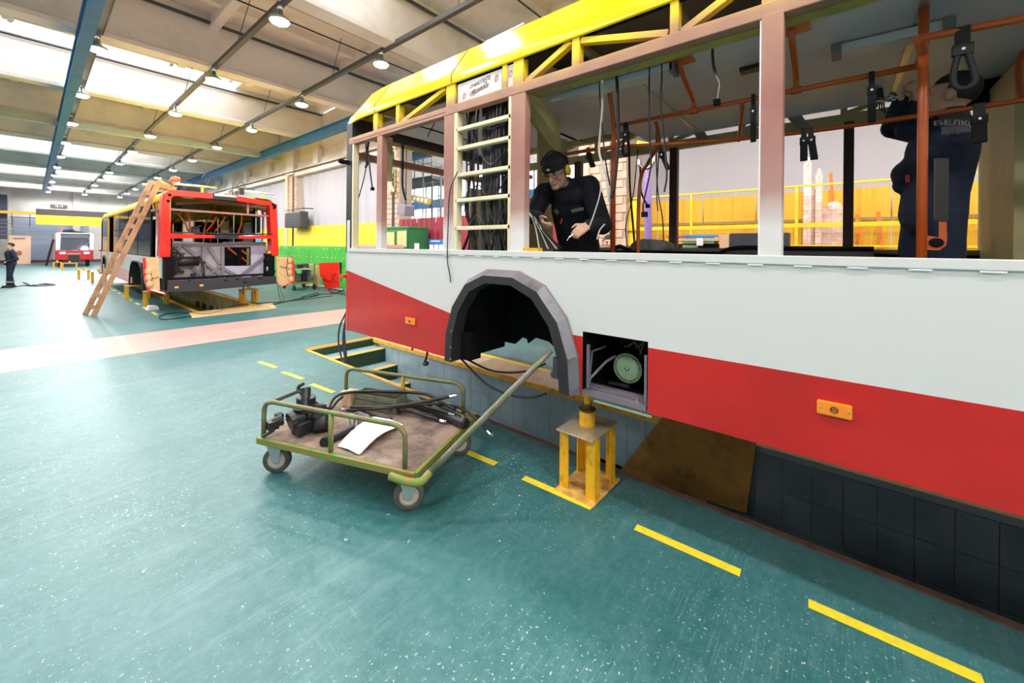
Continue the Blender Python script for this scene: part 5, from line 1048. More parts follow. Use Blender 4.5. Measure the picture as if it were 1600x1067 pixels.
tag(MB().bar(at(613, 378, X=6.85), at(613, 378, X=6.85) + Vector((-.05, -.2, -1.89)), .08, .1).build('pale_plank', PLY, None), 'pale plank leaning in front of the green booth', 'plank')
t = thing('notice_board', 'white notice board with blue header past the green booth', 'board', at(680, 385, X=7.7)); p, q = at(671, 374, X=7.7), at(693, 394, X=7.7)
MB().b2((7.7, q.y, 0), (7.74, p.y, p.z)).build('board', PAPER, t); m_ = at(680, 381.5, X=7.7); MB().b2((7.68, q.y, m_.z), (7.7, p.y, p.z)).build('header', mat('blue_header', (36, 120, 190), .5), t)
for k in range(1, 3): MB().b2((7.69, q.y + (p.y - q.y) * k / 3 - .012, .6), (7.7, q.y + (p.y - q.y) * k / 3 + .012, m_.z)).build('divider', MGREY, t)
MB().b2((7.67, q.y + .15, p.z - .07), (7.68, p.y - .1, p.z - .04)).build('header_line', PAPER, t)
t = thing('work_platform', 'steel platform with thin railing high in the neighbouring bay', 'platform', (11, 11, 4)); p, q = at(600, 256, X=10.5), at(675, 258, X=10.5)
MB().b2((10.5, q.y, 4.55), (12.0, p.y + 1, 4.68)).build('platform_deck', DGREY, t)
for k in range(7): MB().b2((10.5, q.y + k * (p.y - q.y) / 6, 4.68), (10.53, q.y + k * (p.y - q.y) / 6 + .03, 5.7)).build('railing_post', DGREY, t)
MB().tube([(10.52, q.y, 5.7), (10.52, p.y + 1, 5.7)], .02, 5).tube([(10.52, q.y, 5.2), (10.52, p.y + 1, 5.2)], .015, 5).build('railing', DGREY, t)
for xx in (10.6, 11.9):
    for yy in (q.y + .1, p.y + .9): MB().tube([(xx, yy, 0), (xx, yy, 4.6)], .04, 6).build('platform_leg', DGREY, t)
MB().bar((10.7, p.y, 4.5), (10.7, p.y + .4, 3.3), .05).build('platform_brace', DGREY, t)
crane_rail(11.6, 'blue crane beam in the neighbouring bay seen over the bus sill', 3, 17.5, 5.85)
t = thing('crane_bridge', 'second blue crane beam farther away in the neighbouring bay', 'crane', (17, 12, 4.4)); MB().b2((17.8, 4, 4.5), (18.1, 26, 5.0)).build('beam', BLUE, t); MB().b2((17.7, 4, 4.42), (18.2, 26, 4.5)).build('lower_flange', BLUE, t)
for yy in (7, 12, 18, 24): MB().b2((18, yy, 5), (19.62, yy + .3, 5.2)).build('wall_bracket', BLUE, t)
t = thing('perforated_beam', 'pale yellow beam with round holes hanging beyond the bus end', 'beam', at(650, 312, X=8.6)); a, b_ = at(634, 307, X=8.6), at(673, 315, X=8.6)
MB().bar(a, b_, .06, .22).build('beam_web', mat('pale_yellow_beam', (176, 156, 84), .6), t)
for k in range(6): p = a.lerp(b_, (k + .5) / 6.5); MB().cyl(p + Vector((-.04, 0, 0)), p + Vector((-.02, 0, 0)), .07, n=12).build('hole', PAPER, t)
MB().box(b_ + Vector((0, 0, -.15)), (.06, .08, .12)).build('hook', BLACK, t); MB().tube([a, a + Vector((0, 0, 2.6))], .012, 4).tube([b_, a + Vector((0, 0, 2.6))], .012, 4).build('sling', DGREY, t)
t = thing('control_box', 'grey control box hanging below the perforated beam', 'box', at(634, 328, X=7.2)); p = at(634, 328, X=7.2); MB().box(p, (.35, .4, .32), Matrix.Rotation(.2, 3, 'X')).build('box_body', MGREY, t, bevel=.02); MB().tube([p + Vector((0, 0, .15)), p + Vector((0, 0, 3.5))], .02, 5).build('suspension', BLACK, t)
t = thing('ladder_rack', 'pale yellow ladder rack with loose ropes by the brick column', 'rack', at(620, 290, X=7.7)); p = at(618, 265, X=7.7); q = at(622, 305, X=7.7)
for dy in (0, .25): MB().b2((7.6, q.y + dy, q.z), (7.65, q.y + dy + .04, p.z)).build('stile', YGREEN, t)
for k in range(6): MB().b2((7.6, q.y, q.z + .1 + k * .16), (7.64, q.y + .29, q.z + .13 + k * .16)).build('rung', YGREEN, t)
for k in range(4): MB().tube(arc([(7.55, q.y + .05 + k * .06, p.z), (7.5, q.y + .1 + k * .05, (p.z + q.z) / 2), (7.55, q.y + k * .08, q.z + .1), (7.5, q.y + .2, q.z + .4)]), .012, 5).build('rope', mat('pale_rope', (206, 198, 180), .8), t)
t = thing('steel_scaffold', 'thin grey scaffold frame right of the brick column', 'scaffold', (9.2, 11.2, 0))
for yy in (10.6, 11.6):
    for xx in (9.0, 9.8): MB().tube([(xx, yy, 0), (xx, yy, 4.6)], .025, 5).build('standard', MGREY, t)
for k in range(9): MB().tube([(9.0, 10.6, .5 + k * .5), (9.0, 11.6, .5 + k * .5)], .015, 4).build('ledger', MGREY, t)
# ---------------- yellow fence with mesh, stock behind it
fe = thing('mesh_fence', 'yellow steel fence with wire mesh beyond the near bus', 'fence', (8.1, -2, 0)); FY = mat('fence_yellow', (236, 190, 30), .45); FX_ = 8.1
for y in (3.85, 2.2, .55, -1.1, -2.75, -4.4, -6): MB().b2((FX_ - .02, y - .02, 0), (FX_ + .02, y + .02, 2.81)).build('fence_post', FY, fe)
for z, h_ in ((2.79, .03), (2.12, .07), (1.80, .03), (.2, .04)): MB().b2((FX_ - .025, -6, z), (FX_ + .015, 3.85, z + h_)).build('fence_rail', FY, fe)
mesh_ = MB(); y = -4.4
while y < 3.3: mesh_.tube([(FX_, y, .9), (FX_, y, 2.8)], .0026, 3, caps=False); y += .06
z = .95
while z < 2.8: mesh_.tube([(FX_ + .004, -4.4, z), (FX_ + .004, 3.3, z)], .0026, 3, caps=False); z += .06
mesh_.build('wire_mesh', mat('mesh_wire', (190, 150, 60), .5), fe, kind='stuff')
MB().b2((FX_ + .03, 3.3, 0), (FX_ + .05, 4.4, 2.78)).build('yellow_sheet', YP, fe); 
for k in range(5): MB().b2((FX_ + .02, 3.4 + k * .2, 0), (FX_ + .03, 3.42 + k * .2, 2.78)).build('sheet_rib', YP, fe)
yw = thing('corrugated_partition', 'ochre yellow corrugated partition behind the mesh fence', 'partition', (9.4, -2, 0)); OCY = mat('ochre_sheet', (226, 170, 34), .55)
y = 4.3
while y > -8: corr(9.4, y, y - .98, 0, 2.86, yw, OCY, 'corrugated_sheet', .2, .03); y -= 1.0
for z in (1.5, 2.28): MB().b2((9.3, -8, z), (9.36, 4.3, z + .05)).build('rail', mat('dull_rail', (150, 130, 80), .6), yw)
WRAP = mat('pink_film_wrap', (222, 184, 176), .35, rgb2=(236, 224, 220), scale=8, bump=.4, bscale=12)
def bundle(u, vt, wd, lab, X=8.7, m_=WRAP):
    p = at(u, vt, X=X); b = MB(); b.prism([(X, p.y - wd / 2, 0), (X + .12, p.y - wd / 2, 0), (X + .12, p.y + wd / 2, 0), (X, p.y + wd / 2, 0)], (0, 0, p.z - .05)); b.ell((X + .05, p.y, p.z - .05), (.07, wd * .45, .12)); tag(b.build('wrapped_profile', m_, None, bevel=.015), lab, 'wrapped profile')
bundle(1262, 250, .12, 'tallest film wrapped pink profile behind the mesh fence'); bundle(1280, 268, .10, 'second tallest film wrapped profile behind the fence', 8.72); bundle(1270, 300, .18, 'short broad film wrapped profile between the two tall ones', 8.9); bundle(1302, 320, .3, 'low bulky film wrapped bundle behind the fence', 8.85)
ORB = mat('orange_profile', (232, 120, 40), .45)
def stick(u0, v0, u1, v1, lab, X=8.9, w_=.05):
    a = at(u0, v0, X=X); b_ = at(u1, v1, X=X); b_ = a + (b_ - a) * (a.z / (a.z - b_.z)); tag(MB().bar(a, b_, w_, w_).build('orange_profile', ORB, None), lab, 'profile')
stick(1298, 270, 1306, 385, 'orange steel profile standing by the low wrapped bundle', 9.1); stick(1339, 335, 1346, 388, 'short orange profile leaning inward right of the bundle'); stick(1372, 330, 1378, 390, 'orange profile left of the standing worker in the bus')
of = thing('orange_frame_stack', 'stack of orange welded frames behind the fence at the right', 'frames', at(1580, 400, X=8.9))
for k in range(3):
    u = 1565 + k * 9; MB().bar(at(u, 285, X=8.8), at(u, 420, X=8.8), .05, .05).build('frame_upright', ORB, of)
for k in range(16): MB().bar(at(1558, 335 + k * 6, X=8.7), at(1612, 330 + k * 6 + rnd.uniform(-3, 8), X=8.9), .035, .035).build('frame_bar', ORB, of)
for k in range(5): MB().bar(at(1562 + k * 8, 340, X=8.6), at(1580 + k * 7, 400, X=8.6), .035, .035).build('frame_brace', ORB, of)
tag(MB().tube(arc([at(u, v, X=7.6) for u, v in ((1578, 237), (1588, 236), (1596, 245), (1600, 262), (1602, 330))]), .045, 8).build('yellow_davit', FY, None, True), 'curved yellow davit arm at the right edge beyond the fence', 'davit')
# rack with boxes beside the fence, seen over the far sill
rk = thing('storage_rack', 'tall dark rack whose loaded top shows over the far bus sill', 'rack', (7.0, .6, 0)); z0 = 1.72
pa, pb = at(1045, 388, X=7.0), at(1236, 388, X=7.0)
MB().b2((6.9, pb.y, 1.68), (7.5, pa.y, z0)).build('top_shelf', DGREY, rk)
for y in (pa.y - .05, (pa.y + pb.y) / 2, pb.y): MB().b2((6.92, y, 0), (6.97, y + .05, 1.68)).b2((7.43, y, 0), (7.48, y + .05, 1.68)).build('upright', DGREY, rk)
for z in (.4, 1.05): MB().b2((6.92, pb.y, z), (7.48, pa.y, z + .03)).build('shelf', DGREY, rk)
def crate(u0, u1, v0, v1, m_, name, lab, cat, X=6.95, dx=.3):
    p, q = at(u0, v0, X=X), at(u1, v1, X=X); tag(MB().b2((X, q.y, q.z), (X + dx, p.y, p.z)).build(name, m_, None, bevel=.008), lab, cat)
crate(1140, 1232, 364.5, 388, mat('dark_case', (52, 52, 62), .6, rgb2=(64, 64, 74), scale=6), 'dark_case', 'large dark case on the rack next to the brown carton', 'case')
crate(1124, 1139, 367, 388, MATS['cardboard'], 'brown_carton', 'upright brown carton left of the dark case', 'carton'); crate(1058, 1124, 371, 377, MATS['cardboard'], 'flat_carton', 'long flat carton under the blue tray', 'carton', 6.96)
crate(1068, 1116, 367, 371, mat('blue_tray', (60, 150, 210), .5), 'blue_tray', 'blue tray on the flat carton', 'tray'); crate(1040, 1066, 368, 371, mat('pink_tray', (226, 110, 100), .5), 'pink_tray', 'thin pink tray left of the blue tray', 'tray'); crate(1066, 1116, 377, 381, mat('teal_tray', (110, 160, 144), .5), 'teal_tray', 'teal tray under the flat carton', 'tray', 6.97); crate(1066, 1090, 383, 388, mat('sage_tray', (120, 150, 110), .5), 'sage_tray', 'sage green tray lowest on the rack', 'tray', 6.97); crate(1056, 1124, 381, 388, BLACK, 'black_tray', 'black tray behind the sage tray', 'tray', 7.05)
crate(1088, 1098, 372, 384, PAPER, 'white_switch_box', 'small white switch box in front of the trays', 'switch', 6.9, .04)
# striped hook block with purple sling
hk = thing('hook_block', 'yellow and black striped crane hook block seen through the bus', 'hook block', at(1010, 215, X=6.5)); p = at(1012, 208, X=6.5)
for k in range(5): MB().box(p + Vector((0, 0, -.22 + k * .11)), (.2, .42 - .05 * abs(k - 2), .1), Matrix.Rotation(.35, 3, 'X')).build('stripe_plate', YEL if k % 2 == 0 else BLACK, hk)
MB().cyl(p + Vector((0, 0, .28)), p + Vector((0, 0, 3.2)), .02, n=6).build('hoist_rope', DGREY, hk)
h_ = at(1010, 250, X=6.5); MB().tube([h_ + Vector((0, .13 * math.cos(a), .15 * math.sin(a))) for a in [2.4 + k * .5 for k in range(9)]], .032, 8).build('hook', CHROME, hk)
tag(MB().tube([at(1010, 262, X=6.5), at(1012, 285, X=6.5), at(1013, 375, X=6.5), at(1013, 400, X=6.5)], [.02, .06, .065, .065], 8).build('lifting_sling', mat('lilac_sling', (150, 120, 190), .7), None), 'lilac lifting sling hanging from the hook block', 'sling')
# ================================================================ people
def frame3(fwd, up):
    f = Vector(fwd).normalized(); u = Vector(up); s = f.cross(u).normalized(); u = s.cross(f).normalized(); return Matrix((s, f, u)).transposed()
class Body:
    def __init__(s): s.p = []
    def cap(s, a, b, ra, rb, m): s.p.append(('c', Vector(a), Vector(b), ra, rb, m)); return s
    def chain(s, pts, rs, m):
        for i in range(len(pts) - 1): s.cap(pts[i], pts[i + 1], rs[i], rs[i + 1], m)
        return s
    def ell(s, c, r, M, m): s.p.append(('e', Vector(c), Vector(r), M, m)); return s
    def head(s, c, fwd, up, m, k=1.):
        M = frame3(fwd, up); c = Vector(c); q = lambda x, y, z: c + M @ Vector((x, y, z)) * k
        s.ell(q(0, -.012, .025), Vector((.074, .094, .095)) * k, M, m); s.ell(q(0, .018, -.045), Vector((.058, .07, .075)) * k, M, m)
        s.cap(q(0, .085, .012), q(0, .112, -.022), .011 * k, .016 * k, m); s.ell(q(0, .07, -.085), Vector((.032, .028, .022)) * k, M, m)
        s.ell(q(0, .083, -.058), Vector((.026, .014, .009)) * k, M, m); s.cap(q(-.04, .075, .03), q(.04, .075, .03), .015 * k, .015 * k, m)
        for sx in (-1, 1): s.ell(q(sx * .076, -.005, -.005), Vector((.012, .022, .034)) * k, M, m); s.ell(q(sx * .038, .06, -.02), Vector((.024, .026, .02)) * k, M, m)
        return M, q
    def hand(s, w, dir_, nrm, m, curl=.5, side=1, k=1.):
        d = Vector(dir_).normalized(); n = Vector(nrm); n = (n - d * n.dot(d)).normalized(); t = d.cross(n) * side; w = Vector(w)
        for o in (-.026, -.009, .009, .026): s.cap(w + d * .012 + t * o * .7, w + d * .085 + t * o, .016 * k, .0135 * k, m)
        for i, (o, L) in enumerate(((-.029, .062), (-.010, .078), (.010, .083), (.029, .072))):
            p = w + d * .088 + t * o; a = curl * .5; r = .0095 * k
            for j, f in enumerate((.45, .32, .25)):
                a += curl * (.75 if j else .4); q = p + (d * math.cos(a) + n * math.sin(a)) * L * f; s.cap(p, q, r, r * .9, m); p = q; r *= .92
        p = w + d * .03 + t * .03; q = p + (d * .6 + t * .65 + n * .3).normalized() * .042; s.cap(p, q, .0145, .012, m); s.cap(q, q + (d * .85 + t * .1 + n * (.3 + curl * .4)).normalized() * .038, .0115, .0095, m); return s
    def build(s, name, lab, mats, loc, voxel=.009, smooth=3, paint=None):
        b = MB()
        for p in s.p:
            if p[0] == 'c':
                n = 12; b.tube([p[1], p[2]], [p[3], p[4]], n); b.ell(p[1], (p[3],) * 3, n); b.ell(p[2], (p[4],) * 3, n)
            else: b.ell(p[1], p[2], 16, p[3])
        o = b.build('tmp_body', None); md = o.modifiers.new('r', 'REMESH'); md.mode = 'VOXEL'; md.voxel_size = voxel; sm = o.modifiers.new('sm', 'SMOOTH'); sm.iterations = smooth; sm.factor = .5
        dg = bpy.context.evaluated_depsgraph_get(); me = bpy.data.meshes.new_from_object(o.evaluated_get(dg)); bpy.data.objects.remove(o)
        N = len(me.polygons); co = np.zeros(N * 3); me.polygons.foreach_get('center', co); co = co.reshape(-1, 3); best = np.full(N, 1e9); idx = np.zeros(N, int)
        for p in s.p:
            if p[0] == 'c':
                a = np.array(p[1]); d = np.array(p[2]) - a; L = max((d * d).sum(), 1e-9); t = np.clip(((co - a) @ d) / L, 0, 1); ds = np.linalg.norm(co - a - t[:, None] * d, axis=1) - (p[3] + (p[4] - p[3]) * t); m = p[5]
            else:
                Mi = np.array(p[3].inverted()) if p[3] is not None else np.eye(3); l = (co - np.array(p[1])) @ Mi.T / np.array(p[2]); ds = (np.linalg.norm(l, axis=1) - 1) * min(p[2]); m = p[4]
            k = ds < best; best[k] = ds[k]; idx[k] = m
        if paint: paint(co, idx)
        for m in mats: me.materials.append(m)
        me.polygons.foreach_set('material_index', idx.astype(np.int32)); me.polygons.foreach_set('use_smooth', [True] * N)
        t = thing('person', lab, 'person', loc); me.transform(Matrix.Translation(-Vector(loc))); ob = bpy.data.objects.new('body', me); COL.objects.link(ob); ob.parent = t; OFF[ob.name] = Vector(loc); return t
def face(t, q, M, k=1., hair=None, cap=None):
    e = MB()
    for sx in (-1, 1): e.ell(q(sx * .032, .078, .008), (.013 * k, .008 * k, .007 * k), 8, M)
    e.build('eyes', mat('eye_white', (210, 206, 200), .3), t, True); e = MB()
    for sx in (-1, 1): e.ell(q(sx * .032, .085, .007), (.005 * k, .004 * k, .005 * k), 8, M).tube([q(sx * .016, .087, .026), q(sx * .034, .09, .032), q(sx * .052, .076, .026)], .0045 * k, 5)
    e.build('eyebrows', HAIR, t, True); MB().tube([q(-.024, .088, -.058), q(0, .097, -.06), q(.024, .088, -.058)], .0035 * k, 5).build('mouth', mat('lip', (150, 92, 84), .5), t, True)
    if hair:
        b = MB(); b.ell(q(0, -.022, .042), (.082 * k, .098 * k, .096 * k), 18, M); o = b.build('hair', hair, t, True)
        bm = bmesh.new(); bm.from_mesh(o.data); O = off(o); Mi = M.inverted(); c = q(0, 0, 0)
        dl = [v for v in bm.verts if ((lambda l: (l.z < .045 and l.y > .02) or l.z < -.035 + .0 * l.y)(Mi @ (v.co + O - c) / k))]
        bmesh.ops.delete(bm, geom=dl, context='VERTS'); bm.to_mesh(o.data); bm.free()
dirv = lambda a, b: (Vector(b) - Vector(a)).normalized()

# --- fitter leaning over the sill inside the near bus
B = Body(); C = lambda u, v, X: at(u, v, X=X)
pel = C(908, 425, 3.42); wst = C(905, 383, 3.38); chs = C(892, 325, 3.26); nkb = C(884, 292, 3.16)
shL, shR = C(850, 303, 3.12), C(920, 291, 3.34)   # towards the bus end / towards the front
hd_ = C(869, 269, 2.96)
B.chain([pel, wst, chs, nkb], [.2, .195, .19, .10], 0); B.ell((chs + nkb) / 2, (.20, .16, .14), frame3((-1, .3, -.35), (0, 0, 1)), 0)
B.cap(shL, shR, .105, .105, 0)
elL, wrL = C(833, 338, 2.92), C(846, 341, 2.70)
elR, wrR = C(941, 352, 3.02), C(917, 353, 2.70)
B.chain([shL, elL, wrL + dirv(wrL, elL) * .03], [.095, .075, .048], 0); B.chain([shR, elR, wrR + dirv(wrR, elR) * .04], [.10, .08, .052], 0)
hl, hr = pel + Vector((-.02, .1, -.05)), pel + Vector((.02, -.1, -.05))
B.chain([hl, hl + Vector((-.04, .03, -.38)), Vector((3.36, hl.y + .05, 1.1))], [.115, .085, .065], 0); B.chain([hr, hr + Vector((-.04, -.03, -.38)), Vector((3.42, hr.y - .05, 1.1))], [.115, .085, .065], 0)
for y in (hl.y + .05, hr.y - .05): B.cap((3.4, y, 1.05), (3.24, y + .02, 1.04), .05, .042, 2)
fwd1 = Vector((-.86, -.12, -.52)); up1 = Vector((-.46, .0, .88)); M1, q1 = B.head(hd_, fwd1, up1, 1, 1.24); B.cap(nkb, q1(0, -.03, -.06), .065, .058, 1)
B.hand(wrL, dirv(wrL, C(851, 359, 2.62)), (.2, -1, -.2), 1, .75, 1, 1.15); B.hand(wrR, dirv(wrR, C(897, 366, 2.58)), (0, .75, -.7), 1, .8, -1, 1.15)
w1 = B.build('person', 'worker in black cap and yellow ear muffs leaning over the sill of the near bus', [NAVYD, SKIN, SHOE], (3.4, pel.y, 1.0), .0075)
face(w1, q1, M1, 1.24)
b = MB(); b.ell(q1(0, -.02, .062), (.112, .132, .09), 20, M1); o = b.build('cap', mat('black_cap', (20, 21, 26), .85), w1, True)
MB().tube([q1(.084 * math.cos(a), -.01 + .105 * math.sin(a), .045) for a in [k * math.pi / 10 for k in range(20)]], .018, 8, closed=True).build('cap_band', MATS['black_cap'], w1, True)
MB().ell(q1(0, .108, .058), (.02, .006, .012), 10, M1).build('cap_badge', mat('pale_badge', (190, 186, 176), .5), w1)
for sx in (-1, 1):
    mf = MB().ell(q1(sx * .09, -.005, .0), (.026, .04, .052), 14, M1).build('ear_muff', mat('yellow_ear_muff', (226, 176, 26), .4), w1, True)
    MB().ell(q1(sx * .078, -.005, .0), (.02, .036, .046), 12, M1).build('muff_cushion', BLACK, mf, True)
MB().tube(arc([q1(-.095, -.01, .03), q1(-.1, -.02, .09), q1(0, -.025, .15), q1(.1, -.02, .09), q1(.095, -.01, .03)]), .008, 6).build('headband', BLACK, w1, True)
g = MB()
for sx in (-1, 1): g.tube([q1(sx * .036 + .026 * math.cos(a), .1, .004 + .018 * math.sin(a)) for a in [k * math.pi / 6 for k in range(12)]], .0028, 5, closed=True).tube([q1(sx * .062, .095, .008), q1(sx * .082, .0, .012)], .0026, 5)
g.tube([q1(-.01, .104, .008), q1(.01, .104, .008)], .0026, 5).build('spectacles', DGREY, w1)
MB().tube(arc([nkb + Vector((-.08, .09, .05)), nkb + Vector((-.13, .02, -.02)), nkb + Vector((-.08, -.07, .06))]), .022, 7).build('collar', mat('grey_collar', (70, 72, 80), .8), w1, True)
MB().bar(C(893, 330, 3.03), C(912, 326, 3.07), .012, .028).build('chest_flap', mat('grey_flap', (92, 90, 84), .8), w1); MB().bar(C(867, 328, 3.0), C(872, 334, 3.0), .012, .03).build('chest_flap', MATS['grey_flap'], w1); MB().tube([C(878, 342, 3.0), C(876, 350, 2.99)], .008, 6).build('orange_pen', ORANGE, w1)
b_ = C(889, 371, 2.56); MB().tube([C(896, 366, 2.57), b_, C(886, 376, 2.54)], [.008, .006, .003], 8).build('hand_tool', CHROME, w1)

# --- fitter reaching up to the cantrail
B = Body(); X = 3.8
hd2 = C(1481, 152, X); nk2 = C(1486, 186, X); ch2 = C(1471, 235, X); ws2 = C(1460, 302, X); pv2 = C(1456, 335, X)
shA, shB = C(1447, 206, X + .12), C(1496, 207, X - .08)
B.chain([pv2, ws2, ch2, nk2], [.165, .16, .175, .09], 0); B.ell((ch2 + nk2) / 2 + Vector((0, 0, -.04)), (.2, .16, .17), frame3((0, 1, .1), (0, 0, 1)), 0); B.cap(shA, shB, .095, .095, 0)
elA, wrA = C(1396, 200, X + .08), C(1407, 160, X + .08); elB, wrB = C(1420, 202, X - .02), C(1432, 166, X + .02)
B.chain([shA, elA, wrA], [.095, .072, .05], 0); B.chain([shB, elB, wrB], [.095, .075, .05], 0)
hA, hB = pv2 + Vector((.08, .02, -.03)), pv2 + Vector((-.08, -.03, -.03))
fz = 1.06
B.chain([hA, C(1432, 385, X + .1), Vector((X + .1, C(1428, 400, X + .1).y, fz + .05))], [.12, .095, .075], 0); B.chain([hB, C(1476, 380, X - .1), Vector((X - .1, C(1482, 400, X - .1).y, fz + .05))], [.12, .095, .075], 0)
for xx, u in ((X + .1, 1428), (X - .1, 1482)): y = C(u, 400, xx).y; B.cap((xx, y - .03, fz - .01), (xx, y + .15, fz - .015), .05, .042, 2)
B.chain([ch2 + Vector((0, .05, -.08)), C(1422, 272, X), C(1412, 290, X)], [.14, .10, .06], 0)
M2, q2 = B.head(hd2, (.1, .96, .25), (0, -.2, 1), 1, 1.2); B.cap(nk2, q2(0, -.03, -.06), .066, .06, 1)
B.hand(wrA, dirv(wrA, C(1412, 132, X)), (-.3, -1, .1), 1, .6, 1, 1.15); B.hand(wrB, dirv(wrB, C(1428, 142, X)), (-.2, .9, .2), 1, .6, -1, 1.15)
zt, zb_, ym = C(1486, 172, X).z, C(1490, 211, X - .15).z, C(1466, 200, X - .1).y
def yoke(co, idx):   # grey shoulder panel sewn across the back
    k = (co[:, 2] < zt) & (co[:, 2] > zb_) & (co[:, 1] < ym) & (idx == 0); idx[k] = 3
w2 = B.build('person', 'worker in navy overalls with raised arms standing inside the near bus', [NAVY, SKIN, SHOE, GREYP], (X, pv2.y, 1.0), .0085, paint=yoke)
face(w2, q2, M2, 1.2, HAIR)
a0, a1 = C(1490, 190, X - .2), C(1546, 193, X - .2)
lt = text('БЕЛКОММ', 'lettering', .05, a0.lerp(a1, .5), (a1 - a0), (0, 0, 1), mat('reflective_letters', (214, 210, 196), .4), w2)
from mathutils.bvhtree import BVHTree
bd = [c for c in w2.children if c.name.startswith('body')][0]; bvh = BVHTree.FromPolygons([v.co + off(bd) for v in bd.data.vertices], [p.vertices[:] for p in bd.data.polygons])
mw_ = lt.matrix_world if False else (Matrix.Translation(off(w2)) @ lt.matrix_basis); inv = mw_.inverted()
for v in lt.data.vertices:   # lay the letters on the cloth
    p = mw_ @ v.co; hit = bvh.ray_cast(p + Vector((-.3, -.12, 0)), Vector((.93, .37, 0)))
    if hit[0] is not None: v.co = inv @ (hit[0] + hit[1] * .004)
MB().box(C(1418, 279, X - .1), (.004, .02, .05)).build('red_tab', mat('red_tab', (190, 40, 40), .6), w2)

# --- man walking at the left, on the shop floor
def standing(name, base, height, face_dir, lab, mats, pose='stand', k_vox=.016, helmet=None, arms=None):
    B = Body(); s = height / 1.75; f = Vector(face_dir).normalized(); r = Vector((f.y, -f.x, 0)); b0 = Vector(base); P = lambda x, y, z: b0 + (r * x + f * y + Vector((0, 0, z))) * s
    B.chain([P(0, 0, .95), P(0, 0, 1.12), P(0, .02, 1.33), P(0, 0, 1.46)], [.15 * s, .145 * s, .16 * s, .08 * s], 0); B.cap(P(-.17, 0, 1.42), P(.17, 0, 1.42), .075 * s, .075 * s, 0)
    B.chain([P(-.09, 0, .92), P(-.11, .05, .5), P(-.11, -.02, .1)], [.11 * s, .08 * s, .06 * s], 0); B.chain([P(.09, 0, .92), P(.12, .02, .5), P(.13, .04, .1)], [.11 * s, .08 * s, .06 * s], 0)
    for x, y in ((-.11, -.02), (.13, .04)): B.cap(P(x, y - .05, .05), P(x, y + .14, .04), .05 * s, .04 * s, 2)
    A = arms or [[(-.2, 0, 1.4), (-.34, -.08, 1.12), (-.18, .12, 1.02)], [(.2, 0, 1.4), (.3, -.02, 1.12), (.32, .1, .9)]]
    for i, a in enumerate(A):
        pa = [P(*x) for x in a]; B.chain(pa, [.07 * s, .058 * s, .042 * s], 0); d = dirv(pa[1], pa[2]); B.hand(pa[2], d, -f + Vector((0, 0, -.3)), 1, .5, 1 if i else -1, s)
    M, q = B.head(P(0, .03, 1.63), f, (0, 0, 1), 1, s); B.cap(P(0, 0, 1.44), P(0, .01, 1.54), .058 * s, .055 * s, 1)
    t = B.build(name, lab, mats, base, k_vox, 2); face(t, q, M, s, None if helmet else HAIR)
    if helmet: MB().ell(q(0, -.01, .05), (.1 * s, .12 * s, .095 * s), 14, M).build('helmet', helmet, t, True)
    return t, P
pb = at(17, 449, Z=0); tb, PB = standing('person', (pb.x, pb.y, 0), 1.72, (-.75, -.15, 0), 'man in navy overalls with hand on hip standing far left', [NAVY, SKIN, SHOE])
MB().lathe([(.085, -.03), (.088, .03)], PB(.125, .03, .22), (0, .02, 1), 14).build('reflective_band', CHROME, tb); MB().lathe([(.082, -.03), (.086, .03)], PB(-.11, .0, .22), (0, .02, 1), 14).build('reflective_band', CHROME, tb)
MB().bar(PB(-.18, 0, 1.47), PB(.18, 0, 1.47), .14, .04).build('shoulder_yoke', mat('grey_yoke', (170, 172, 178), .7), tb)
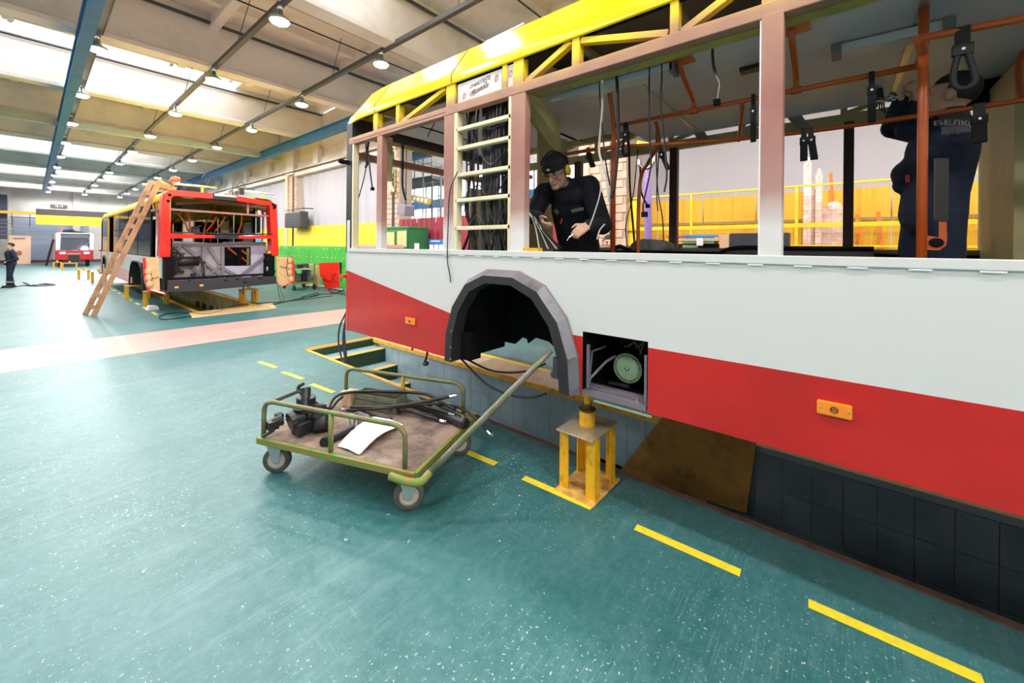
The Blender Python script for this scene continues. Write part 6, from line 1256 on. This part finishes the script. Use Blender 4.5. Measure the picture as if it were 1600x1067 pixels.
p = at(951, 378, X=6.3); standing('person', (p.x, p.y, 0), p.z / .945, (-.9, -.5, 0), 'man whose head shows over the sill between the orange poles', [mat('ochre_jacket', (190, 150, 70), .8), SKIN, SHOE])
# --- men on the roofs of the far vehicles
HELM = mat('orange_helmet', (222, 84, 48), .3, coat=.3)
def roof_man(hu, hv, Y, lab, zroof, dx, bx=None):
    B = Body(); h0 = at(hu, hv, Y=Y); r = Vector((1, .2, 0)).normalized()
    sh = h0 + r * .2 + Vector((0, 0, -.12)); hip = sh + r * dx + Vector((0, .1, -.12)); hip.z = max(hip.z, zroof + .16); kn = hip + Vector((.1, -.25, -.02)); kn.z = zroof + .1; an = kn + r * .42; an.z = zroof + .07
    B.chain([sh, hip], [.15, .16], 0); B.chain([hip, kn, an], [.11, .085, .06], 0); B.cap(an, an + Vector((.15, .03, 0)), .05, .045, 2); B.chain([hip, kn + Vector((.05, .4, 0)), an + Vector((0, .4, 0))], [.11, .085, .06], 0)
    hz = Vector((h0.x + .02, h0.y - .2, zroof + .06)); B.chain([sh + Vector((0, -.12, .02)), (sh + hz) / 2 + Vector((.05, -.12, 0)), hz], [.075, .06, .045], 0); B.chain([sh + Vector((0, .14, .02)), sh + Vector((-.1, .2, -.14)), hz + Vector((0, .35, 0))], [.075, .06, .045], 0)
    B.hand(hz, (-1, -.2, -.2), (0, 0, -1), 1, .5, 1); B.hand(hz + Vector((0, .35, 0)), (-1, .1, -.2), (0, 0, -1), 1, .5, -1)
    M, q = B.head(h0, (-.85, -.4, -.35), (-.2, 0, 1), 1); B.cap(sh + Vector((-.04, 0, .03)), q(0, -.03, -.06), .06, .055, 1)
    t = B.build('person', lab, [NAVY, SKIN, SHOE], (hip.x, hip.y, zroof), .016, 2); face(t, q, M)
    MB().ell(q(0, -.01, .045), (.105, .125, .095), 16, M).ell(q(0, .05, .04), (.085, .11, .012), 12, M).build('helmet', HELM, t, True); return t
roof_man(274, 283, 14.4, 'worker in orange helmet crouching on the roof of the far red ended bus', 3.1, .42)
roof_man(96, 359, 45.5, 'tiny worker in orange helmet crouching on the roof of the small tram', 2.5, .35)
